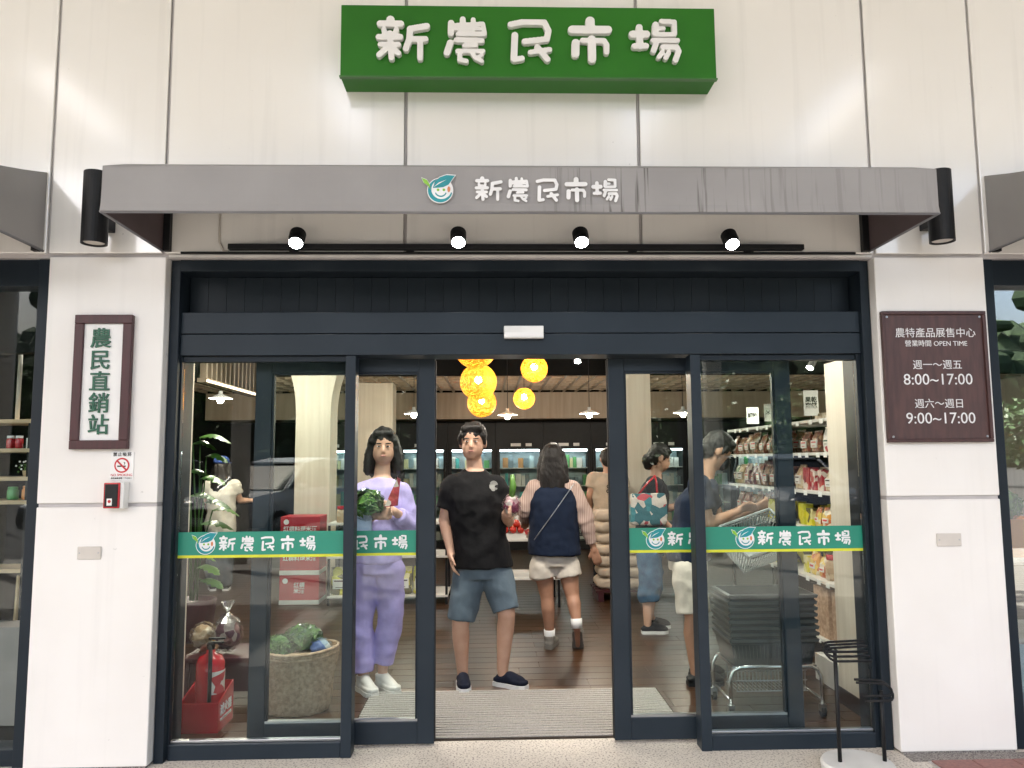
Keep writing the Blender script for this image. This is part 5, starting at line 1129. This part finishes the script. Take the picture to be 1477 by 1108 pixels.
MB().lathe([(er*.9, .0125), (er, .03), (er, et-.05), (er*.8, et-.018), (er*.35, et), (er*.3, et+.02)], (ec.x, ec.y, 0), 28).build('cylinder', M_extred, ex, True)
MB().lathe([(.02, et+.02), (.024, et+.05), (.018, et+.06)], (ec.x, ec.y, 0), 12).build('valve', M_black, ex)
MB().box(ec.x-.012, ec.x+.07, ec.y-.01, ec.y+.01, et+.052, et+.062).box(ec.x-.012, ec.x+.08, ec.y-.01, ec.y+.01, et+.075, et+.085).build('lever', M_black, ex)
MB().tube([(ec.x, ec.y-.02, et+.04), (ec.x+.02, ec.y-er*.8, et+.03), (ec.x+.03, ec.y-er-.012, et-.06), (ec.x+.03, ec.y-er-.012, .16)], .011, 8).build('hose', M_rubber, ex, True)
MB().loft([[(ec.x+(er+.001)*math.cos(a), ec.y+(er+.001)*math.sin(a), z) for a in [R(-70+k*8) for k in range(12)]] for z in (.19, et-.09)], False).build('label_sheet', K_white, ex)

# ---- wicker basket of bagged greens and the tied bags
wc = G(428, 1024); wc.z = .004
wk = thing('wicker_basket', 'large woven wicker basket of bagged greens behind the left window', 'basket', wc)
H_ = P(430, 938, wc.y).z; n = 96; rings = []
NR = 34
for j in range(NR+1):
    v = j/NR; rad = .172+.055*v**.8+.004*math.sin(v*9)
    rings.append([wc+Vector((rad*q_*math.cos(2*math.pi*i/n)*1.03, rad*q_*math.sin(2*math.pi*i/n)*.85, v*H_+.010*v*math.cos(2*2*math.pi*i/n))) for i in range(n) for q_ in (1+(.050 if i % 3 == 0 else (.024 if (i//3+j) % 2 else -.034)),)])
MB().loft(rings).build('weave', M_wick, wk, True)
for dz, dr in ((0, 0), (.016, .004), (-.016, .0)):
    MB().tube([wc+Vector(((.228+dr)*1.03*math.cos(a), (.228+dr)*.85*math.sin(a), H_+dz+.008*math.cos(2*a))) for a in [2*math.pi*i/40 for i in range(41)]], .010, 8).build('rim', M_wick, wk, True)
M_neck = glassy('gathered_plastic', tint=(.8, .82, .83), gain=5.0, rough=.25)
def crumple(c, rx, ry, rz_, seed, v=.012, amp=.02, fr=14):
    mb = MB().ell((0, 0, rz_), (rx, ry, rz_)); me = refine(mb, v, 1, 'bag', amp, fr+seed*.37); return me
def leafy(rx, ry, rz_, seed, m):
    rr_ = random.Random(seed); mb = MB()
    mb.ell((0, 0, rz_), (rx*.7, ry*.7, rz_*.7), nu=10, nv=7)
    for k in range(90):
        a = rr_.uniform(0, 6.28); b_ = math.asin(rr_.uniform(-.6, 1)); n_ = Vector((math.cos(a)*math.cos(b_), math.sin(a)*math.cos(b_), math.sin(b_)))
        c_ = Vector((n_.x*rx*.8, n_.y*ry*.8, rz_+n_.z*rz_*.8)); u = (n_.orthogonal().normalized()); u = Matrix.Rotation(rr_.uniform(0, 6.28), 3, n_) @ u; v = n_.cross(u); L_ = rr_.uniform(.03, .065)
        mb.add([c_-u*L_, c_-u*L_*.2+v*L_*.55+n_*.012, c_+u*L_+n_*.018, c_-u*L_*.2-v*L_*.55+n_*.012, c_+n_*.004], [(0, 1, 4), (1, 2, 4), (2, 3, 4), (3, 0, 4)], k % 3)
    return mb.mesh('contents', [m, M_leaf, M_leafl])
def crinkle(rx, ry, rz_, seed, m):
    rr_ = random.Random(seed); mb = MB().ell((0, 0, rz_), (rx, ry, rz_), nu=20, nv=13)
    mb.v = [(x*rr_.uniform(.86, 1.12), y*rr_.uniform(.86, 1.12), rz_+(z-rz_)*rr_.uniform(.90, 1.08)) for x, y, z in mb.v]
    return mb.mesh('wrap', m)
def bagged(nm, lab, c, rx, ry, rz_, m, seed, tie=False, top=M_cling):
    t = thing(nm, lab, 'bag', c, 'bagged produce')
    if m is K_veg or m is M_leafl: me = leafy(rx*.95, ry*.95, rz_*.95, seed, m)
    else: me = crumple(c, rx*.84, ry*.84, rz_*.88, seed, amp=.012, fr=24); me.materials.append(m)
    put('contents', me, t, loc=(0, 0, .006))
    put('wrap', crinkle(rx, ry, rz_, seed+5, top), t)
    if tie:
        z = 2*rz_-.01; MB().lathe([(.07, z-.035), (.03, z), (.012, z+.02), (.010, z+.03), (.025, z+.05), (.042, z+.085)], (0, 0, 0), 14, cap=False).build('gathered_neck', M_neck, None, org=(0,0,0)).parent = t
    return t
bagged('produce_bag', 'clear bag of leafy greens at the left of the wicker basket', wc+Vector((-.11, -.02, H_-.06)), .10, .09, .075, K_veg, 1)
bagged('produce_bag', 'dark bag of greens piled highest in the wicker basket', wc+Vector((.02, .05, H_-.05)), .13, .10, .095, K_veg, 2)
bagged('produce_bag', 'pale blue wrapped pack at the right of the wicker basket', wc+Vector((.14, -.02, H_-.05)), .075, .07, .06, K_blue, 3)
lt = P(325, 944, 1.05); sx_ = lt.x
ls = thing('low_stand', 'low dark wooden stand under the tied bags behind the extinguisher', 'stand', (sx_, 1.15, .004))
box('top_board', M_maroon, sx_-.24, sx_+.24, .95, 1.35, lt.z-.03, lt.z, ls, bevel=.003)
for a in (-.22, .19):
    for y in (.97, 1.30): box('leg', M_maroon, sx_+a, sx_+a+.03, y, y+.03, .004, lt.z-.03, ls)
box('front_board', M_maroon, sx_-.19, sx_+.19, .975, .99, .08, lt.z-.031, ls)
bagged('tied_bag', 'clear tied plastic bag of dark dried goods standing behind the extinguisher', Vector((P(327, 940, 1.08).x, 1.08, lt.z+.012)), .095, .08, .115, K_purp, 4, True)
bagged('tied_bag', 'lower clear bag of dried mushrooms left of the tied bag', Vector((P(291, 940, 1.12).x, 1.14, lt.z+.012)), .085, .08, .085, K_tan, 5)
bagged('tied_bag', 'small flat bag lying in front of the tied bag', Vector((P(302, 940, 1.0).x, 1.0, lt.z+.012)), .07, .04, .035, K_brown, 6)

# ---- leafy plant
pc = P(283, 760, 2.7); pc.z = .004
pl = thing('potted_plant', 'leafy potted plant with broad split leaves beside the left wall', 'plant', pc)
MB().lathe([(.12, .004), (.15, .03), (.18, .30), (.185, .34), (.165, .34), (.16, .31)], (pc.x, pc.y, 0), 24).build('pot', M_maroon, pl, True)
for i, (px, py, dy, ln, az, m) in enumerate(((318, 640, .0, .34, 20, M_leafl), (312, 668, -.1, .30, -30, M_leaf), (308, 700, -.12, .34, -60, M_leafl), (300, 725, -.05, .34, -75, M_leafl), (318, 735, -.1, .32, -35, M_leaf), (330, 745, .05, .28, -20, M_leafl), (296, 650, .1, .28, 60, M_leaf), (322, 765, .0, .36, -10, M_leaf), (300, 830, -.1, .3, -70, M_leafl), (305, 850, -.15, .3, -60, M_leaf), (296, 810, .0, .28, -80, M_leafl), (285, 690, .1, .3, 90, M_leaf))):
    ln *= 1.05; tip = P(px+16, py, pc.y+dy); root = Vector((pc.x+.03*math.cos(i), pc.y+.03*math.sin(i), .33)); d = (tip-root); d.z = 0; d = d.normalized() if d.length > .05 else Vector((1, 0, 0))
    b0 = tip-d*ln*.75+Vector((0, 0, .06)); side = Vector((-d.y, d.x, 0)); mb = MB(); vs_ = []; nn = 12
    for k in range(nn+1):
        u = k/nn; w_ = .26*ln*math.sin(math.pi*min(1, u*.93+.07))**.7*(1.0 if k % 2 else .72); c_ = b0.lerp(tip, u)+Vector((0, 0, .05*math.sin(math.pi*u)))
        vs_ += [c_-side*w_+Vector((0, 0, -.04*w_/.1)), c_, c_+side*w_+Vector((0, 0, -.04*w_/.1))]
    mb.add(vs_, [f for k in range(nn) for f in ((3*k, 3*k+1, 3*k+4, 3*k+3), (3*k+1, 3*k+2, 3*k+5, 3*k+4))]).build('leaf', m, pl, True)
    MB().tube([root, root.lerp(b0, .6)+Vector((0, 0, .08)), b0], .006, 6).build('stem', M_leaf, pl, True)

# ---- red cartons
M_cart = mat('carton_red', (0.42, 0.014, 0.026), 0.5)
bq = G(402, 874); cw = (P(466, 860, bq.y).x-bq.x)*.90; chh = .30
for k in range(3):
    t = thing('carton', '%s red rice wine carton in the stack beside the column' % ('bottom', 'middle', 'top')[k], 'carton', (bq.x+cw/2, bq.y+.17, .004+.302*k), 'stacked red cartons')
    z = .0045+.302*k; box('box', M_cart, bq.x, bq.x+cw, bq.y, bq.y+.34, z, z+chh, t, bevel=.003); box('white_band', M_paper, bq.x-.001, bq.x+cw+.001, bq.y-.0015, bq.y+.341, z+.004, z+.05, t)
    text('lettering', '紅標料理米酒' if k else '紅標\n米酒', .058, M_vinylw, (bq.x+cw/2, bq.y-.002, z+.17), t, bold=.001)
    MB().tube([(bq.x+.06, bq.y-.0005, z+.245), (bq.x+.06, bq.y-.0016, z+.245)], .028, 14).build('badge', M_vinylw, t)
# ---- wood clad column with flared head, slatted screen
cq = P(450, 700, 4.75); cwid = .39
cl_ = thing('column', 'pale wood clad column with flared top inside the left window', 'column', (cq.x, 4.95, .004))
zf = P(450, 600, 4.75).z; zt2 = P(450, 533, 4.75).z; prof = []
for k in range(9):
    u = k/8; prof.append((cwid/2+.085*u**2.2, zf+(zt2-zf)*u))
MB().prism([(cq.x-cwid/2, .004), (cq.x+cwid/2, .004)]+[(cq.x+w_, z) for w_, z in prof]+[(cq.x+cwid/2+.085, 3.14), (cq.x-cwid/2-.085, 3.14)]+[(cq.x-w_, z) for w_, z in prof[::-1]], 4.75, 5.14).build('cladding', M_woodw, cl_)
ss = thing('slatted_screen', 'pale vertical slat screen hanging at the upper left inside the shop', 'screen', (-1.86, 1.55, 2.0))
z0_ = P(294, 552, 1.0).z; xs_ = P(294, 540, 1.0).x
_sm = MB().box(-.02, .02, -.014, .014, 0, 3.14-z0_).mesh('slat', M_wood)
for k in range(13): put('slat', _sm, ss, loc=Vector((xs_, 1.0+.088*k, z0_+.03))-ss.location)
box('bottom_rail', M_wood, xs_-.03, xs_+.03, .97, 2.12, z0_, z0_+.028, ss); box('light_strip', emis('led_strip', (1, .85, .6), 1.6), xs_+.031, xs_+.036, .97, 2.12, z0_+.004, z0_+.016, ss)
box('back_board', M_dark, xs_-.05, xs_-.031, .97, 2.12, z0_, 3.14, ss)  # dark colour stands in for the shade between the slats

# ---- centre display tables
def stand(lab, x0, x1, y0, y1, zs):
    return shelf_unit('display_stand', lab, x0, x1, y0, y1, zs, zs[-1], m=M_shelf, post=M_black, group='white display stands')
dy0 = 4.15; dx0, dx1 = P(472, 800, dy0).x, P(646, 800, dy0).x; zA, zB, zC = .10, .50, .84
stand('white tiered display stand of yellow and turquoise packs behind the lilac woman', dx0, dx1, dy0, dy0+.55, [zA, zB, zC])
box_rim = None
rr = random.Random(11); x = dx0+.12
i = 0
while x < dx1-.08:
    item('snack_pouch', P_yel, (x, dy0+.12, zA+.001), ORD[i]+' yellow bag from the left on the bottom tier of the white display stand', 'pouch', 'yellow bags on the bottom tier', rz=rr.uniform(-.2, .2))
    if x > dx0+.35:
        item('snack_pouch', P_teal, (x+.02, dy0+.14, zC+.001), ORD[i]+' position from the left, turquoise bag on the top tier of the display stand', 'pouch', 'turquoise bags on the top tier', rz=rr.uniform(-.2, .2))
    else: item('jar', J_red, (x, dy0+.12, zC+.001), ORD[i]+' red lidded jar from the left end of the white display stand', 'jar', 'jars on the display stand end')
    if i % 2 == 0: item('snack_pouch', P_red, (x+.03, dy0+.12, zB+.001), ORD[i//2]+' red pouch from the left on the middle tier of the display stand', 'pouch', 'red pouches on the middle tier')
    else: item('snack_pouch', P_white, (x+.03, dy0+.12, zB+.001), ORD[i//2]+' white pouch from the left on the middle tier of the display stand', 'pouch', 'white pouches on the middle tier')
    x += .215; i += 1
fy = 3.9; fx0, fx1 = P(722, 780, fy).x, P(772, 780, fy).x; fz = P(745, 778, fy).z
ft = stand('low display stand of fruit trays behind the man in black', fx0, fx1+.25, fy, fy+.6, [.30, fz])
M_fruit = mat('tomato', (0.50, 0.03, 0.015), 0.25, (0.42, 0.02, 0.012), 20); M_rad = mat('radish_white', (0.66, 0.62, 0.55), 0.4)
for k, (x, m, lab) in enumerate(((fx0+.13, M_fruit, 'tray of red tomatoes on the fruit stand'), (fx0+.42, M_rad, 'tray of white radishes on the fruit stand'))):
    t = thing('fruit_tray', lab, 'tray', (x, fy+.2, fz+.001))
    box('tray', M_paper, x-.125, x+.125, fy+.03, fy+.37, fz+.001, fz+.05, t)
    fm = MB().ell((0, 0, .036), .036, nu=10, nv=7).mesh('fruit', m, True)
    for a in range(3):
        for b in range(4): put('fruit', fm, t, loc=Vector((x-.08+.08*a, fy+.08+.08*b, fz+.05))-Vector(t.location))
    for a in range(2):
        for b in range(3): put('fruit', fm, t, loc=Vector((x-.04+.08*a, fy+.12+.08*b, fz+.105))-Vector(t.location))
for k, x in enumerate((fx0+.08, fx0+.24)): item('snack_pouch', (P_grn, P_white)[k], (x, fy+.47, fz+.001), ('green', 'white')[k]+' pouch standing behind the fruit trays', 'pouch')
# ---- rice sacks
rq = G(858, 866); rx0 = rq.x; ry = 4.15
pal = thing('pallet', 'dark low pallet under the stack of rice sacks', 'pallet', (rx0+.32, ry+.25, .004))
for k in range(4): box('deck_board', M_maroon, rx0, rx0+.66, ry+.02+.13*k, ry+.12+.13*k, .10, .12, pal)
for k in range(3): box('bearer', M_maroon, rx0+.02+.28*k, rx0+.08+.28*k, ry+.02, ry+.50, .004, .10, pal)
for k in range(7):
    sm_ = refine(MB().loft([[(sxx*.30*max(-1, min(1, 1.3*math.cos(a))), .21*sxx*max(-1, min(1, 1.3*math.sin(a))), z) for a in [2*math.pi*i/20 for i in range(20)]] for z, sxx in ((0, .88), (.03, 1), (.085, 1), (.115, .86))]), .016, 4, 'sack', .006, 14+k)
    sm_.materials.append(M_sack)
    item('rice_sack', sm_, (rx0+.32+.02*math.sin(k*2.1), ry+.26, .121+.117*k), 'pale rice sack on the pallet, %s from the bottom' % ['first', 'second', 'third', 'fourth', 'fifth', 'sixth', 'seventh'][k], 'sack', 'stacked rice sacks')

# ---- things people carry
M_flow = pack('floral', ((0.02,0.12,0.15),(0.03,0.20,0.24),(0.62,0.55,0.50),(0.48,0.06,0.08),(0.015,0.05,0.07)), 15, .6)
fb = P(935, 734, 2.8-.28)
t = thing('tote_bag', 'flower print tote bag with red straps on the shoulder of the woman in jeans', 'bag', fb-Vector((0, 0, .13)))
sm_ = refine(MB().loft([[fb+Vector((sx2*max(-1, min(1, 1.3*math.cos(a)))*.155, .055*sy2*max(-1, min(1, 1.3*math.sin(a))), z)) for a in [2*math.pi*i/20 for i in range(20)]] for z, sx2, sy2 in ((-.135, .9, .8), (-.10, 1, 1), (.05, .98, .9), (.13, .92, .5))]), .012, 3, 'bag_body', .006, 10)
sm_.materials.append(M_flow); sm_.transform(Matrix.Translation(-Vector(t.location))); put('bag_body', sm_, t)
for s in (-.08, .08):
    top_ = W5['shL']+Vector((0, -.05, .075)); MB().tube([fb+Vector((s, 0, .12)), fb.lerp(top_, .6)+Vector((s*.4, -.02, .06)), top_, top_+Vector((0, .08, -.02))], .009, 6).build('strap', M_extred, t, True)
# greens and packet of the lilac woman, light blue tote
gb = P(529, 728, 1.2-.24)
bagged('produce_bag', 'dark bag of leafy greens in the arms of the lilac woman', gb-Vector((0, 0, .10)), .115, .075, .10, K_veg, 8)
sp = P(566, 712, 1.2-.26)
t = thing('snack_packet', 'red and cream triangular packet in the hand of the lilac woman', 'packet', sp-Vector((0, 0, .08)))
MB().add([sp+Vector(v) for v in ((-.05,-.004,-.085),(.035,-.004,-.075),(.05,-.004,.09),(.03,-.004,.10),(-.05,.006,-.085),(.035,.006,-.075),(.05,.006,.09),(.03,.006,.10))], [(0,1,2,3),(7,6,5,4),(0,4,5,1),(1,5,6,2),(2,6,7,3),(3,7,4,0)]).build('packet', K_red, t, bevel=.002)
tb_ = P(519, 752, 1.2-.21)
t = thing('tote_bag', 'light blue cloth bag hanging from the arm of the lilac woman', 'bag', tb_-Vector((0, 0, .14)))
M_lblue = fab('lightblue_cloth', (0.40, 0.48, 0.66)); sm_ = refine(MB().loft([[tb_+Vector((sx2*.085*max(-1, min(1, 1.3*math.cos(a))), .03*max(-1, min(1, 1.3*math.sin(a))), z)) for a in [2*math.pi*i/16 for i in range(16)]] for z, sx2 in ((-.15, .9), (-.12, 1), (.03, .9), (.06, .6))]), .01, 3, 'bag_body', .006, 10)
sm_.materials.append(M_lblue); sm_.transform(Matrix.Translation(-Vector(t.location))); put('bag_body', sm_, t)
# wrapped vegetables of the man in black
vb = P(738, 730, 1.27-.26)
t = bagged('produce_bag', 'clear bag of cucumber and red onions in the hand of the man in black', vb-Vector((0, 0, .07)), .06, .05, .075, pack('onions', ((0.35,0.10,0.16),(0.55,0.35,0.36),(0.25,0.05,0.10),(0.55,0.50,0.45)), 30), 9)
MB().tube([(.0, 0, .12), (.01, 0, .20), (.005, 0, .27)], [.018, .022, .012], 10).build('cucumber', M_leafl, None, True, org=(0,0,0)).parent = t
# shirt badge
sb = P(712, 701, 1.27-.155)
MB().tube([(sb.x, sb.y, sb.z), (sb.x+.001, sb.y-.0015, sb.z)], .034, 18).build('shirt_badge', pack('badge', ((0.02,0.02,0.02),(0.45,0.45,0.42),(0.10,0.10,0.10),(0.30,0.30,0.28)), 40, .8), pm)
# crossbody strap of the walking woman
bs = []
for k in range(11):
    u = k/10; a = W3['shR'].lerp(W3['pel']+Vector((-.17, 0, .12)), u); bs.append(Vector((a.x, W3['che'].y-.165+.06*abs(u-.5)**1.3, a.z+.05*(1-u))))
tag(MB().tube(bs, .004, 6).build('bag_strap', M_steel, None, True), 'thin pale bag strap across the back of the dark vest', 'strap')

# =================================================================== neighbouring shop windows
def bay(xf, s, lab):
    t = thing('shop_window', lab, 'window', (xf+s*1.2, .1, 0), 'neighbouring shop windows')
    def bx(nm, m, a, b, *r): a, b = sorted((xf+s*a, xf+s*b)); return box(nm, m, a, b, *r, t, .003)
    bx('jamb', M_frame, .003, .075, .04, .20, 0, 2.54); bx('head', M_frame, .075, 3.4, .05, .20, 2.40, 2.54); bx('bottom_rail', M_frame, .075, 3.4, .06, .20, 0, .08); bx('end_jamb', M_frame, 3.4, 3.5, .04, .20, 0, 2.54)
    a, b = sorted((xf+s*.075, xf+s*3.4)); box('pane', M_glass if s < 0 else M_glassr, a, b, .11, .118, .08, 2.40, t)
bay(-2.266, -1, 'tall shop window at the left edge with wooden shelves behind the glass'); bay(2.645, 1, 'tall shop window at the right edge with vegetables behind the glass')
lx1 = P(46, 640, .55).x; lx0 = lx1-1.2
zz = [P(20, 605, .55).z, P(20, 647, .55).z, P(20, 688, .55).z, P(20, 722, .55).z]
ws = shelf_unit('goods_shelf', 'wooden wall shelf of small jars behind the left edge window', lx0, lx1, .55, .85, zz[::-1], zz[0], m=M_shelfw, back='y')
ws.location.z = .004
for x, k, (me, nm, lab, cat) in ((lx1-.12, 1, (jar_mesh(.022, .075, M_extred, M_white), 'jar', 'small red bottle with white cap nearest the frame on the wooden shelf', 'bottle')), (lx1-.17, 1, (jar_mesh(.022, .075, M_extred, M_white), 'jar', 'small red bottle with white cap second from the frame on the wooden shelf', 'bottle')),
        (lx1-.04, 1, (carton_mesh(.05, .05, .06, K_white), 'carton', 'little white carton at the end of the wooden shelf', 'carton')), (lx1-.05, 3, (jar_mesh(.035, .08, PROD[6], PROD[6]), 'jar', 'orange jar on the lowest wooden shelf', 'jar')), (lx1-.14, 3, (jar_mesh(.03, .075, PROD[2], PROD[2]), 'jar', 'green jar on the lowest wooden shelf', 'jar'))):
    item(nm, me, (x, .63, zz[k]+.001), lab, cat)
t = thing('flower_pot', 'tiny pot of white flowers on the wooden shelf by the left edge', 'plant', (lx1-.07, .64, zz[2]+.001))
MB().lathe([(.02, .001), (.026, .035)], (lx1-.07, .64, zz[2]), 12).build('pot', M_shelfw, t); fl_ = MB(); rr = random.Random(5)
for k in range(40):
    c = Vector((lx1-.07+rr.gauss(0, .022), .64+rr.gauss(0, .02), zz[2]+.06+rr.gauss(0, .014))); fl_.ell(c, .006, nu=5, nv=4, mi=k % 3)
fl_.build('blossom', [M_leaf, M_leafl, M_white], t)
t = thing('display_easel', 'wooden easel legs standing behind the left edge window', 'easel', (lx1-.08, .7, .004))
for a, b in ((-.02, -.12), (.02, .03)): MB().tube([(lx1-.05+a, .62, P(20, 830, .62).z), (lx1-.05+b, .75, .004)], .014, 6).build('leg', M_shelfw, t)
box('ledge', M_shelfw, lx1-.6, lx1+.01, .58, .80, P(20, 826, .6).z, P(20, 820, .6).z, t)
cab = thing('cabinet', 'low grey cabinet behind the glass at the lower left edge', 'cabinet', (lx1-.5, .45, .004))
box('carcass', mat('cabinet_grey', (.30, .27, .26), .4), lx1-1.2, P(26, 980, .35).x, .35, .54, .10, P(20, 905, .35).z, cab, .003); box('plinth', M_black, lx1-1.18, P(24, 980, .35).x, .37, .52, .004, .10, cab)
pip = thing('ceiling_post', 'thin pale hanging post behind the left edge window', 'post', (P(12, 500, .5).x, .5, zz[0]))
MB().tube([(P(12, 500, .5).x, .62, zz[0]), (P(12, 500, .5).x, .62, 2.55)], .012, 8).build('rod', M_beige, pip, True); MB().lathe([(.03, 2.5), (.045, 2.55)], (P(12, 500, .5).x, .62, 0), 12).build('flange', M_maroon, pip)
# right edge window
vx = P(1452, 760, .5).x; z1_, z2_ = P(1460, 806, .45).z, P(1460, 650, .45).z
vs2 = shelf_unit('goods_shelf', 'white counter shelf behind the right edge window', vx-.10, vx+1.2, .45, .95, [.45, z1_], z1_, m=M_shelf)
box('front_panel', mat('panel_blue_lit', (.16, .33, .42), .4), vx-.095, vx+1.19, .44, .449, .08, .42, vs2)  # blue light falling on the panel is put into its colour
t = thing('red_crate', 'orange red plastic crate of wrapped food on the counter at the right edge', 'crate', (vx+.12, .62, z1_+.001))
for a in (-.14, .13): box('side', PROD[6], vx+.12+a, vx+.12+a+.012, .50, .76, z1_+.001, z1_+.22, t)
box('front', PROD[6], vx-.02, vx+.262, .488, .50, z1_+.001, z1_+.22, t); box('rear', PROD[6], vx-.02, vx+.262, .76, .772, z1_+.001, z1_+.22, t); box('base', PROD[6], vx-.008, vx+.25, .50, .76, z1_+.001, z1_+.01, t)
bagged('produce_bag', 'bright green bagged lettuce above the crate at the right edge', Vector((vx+.09, .63, z1_+.20)), .09, .09, .09, M_leafl, 12)
item('snack_pouch', P_tan, (vx+.05, .56, z1_+.011), 'tan pouch inside the orange red crate at the right edge', 'pouch')
# plain wood clad columns further in
for px0, px1, Y, lab in ((903, 940, 5.3, 'plain pale wood clad column behind the woman with the flowered bag'), (514, 566, 6.9, 'plain pale wood clad column behind the lilac woman')):
    xa, xb = P(px0, 640, Y).x, P(px1, 640, Y).x; t = thing('column', lab, 'column', ((xa+xb)/2, Y+.2, .004))
    box('cladding', M_woodw, xa, xb, Y, Y+.4, .10, 3.14 if Y < 5.8 else zc-.001, t, .004); box('skirting', M_skirt, xa-.006, xb+.006, Y-.006, Y+.406, .0045, .0995, t)
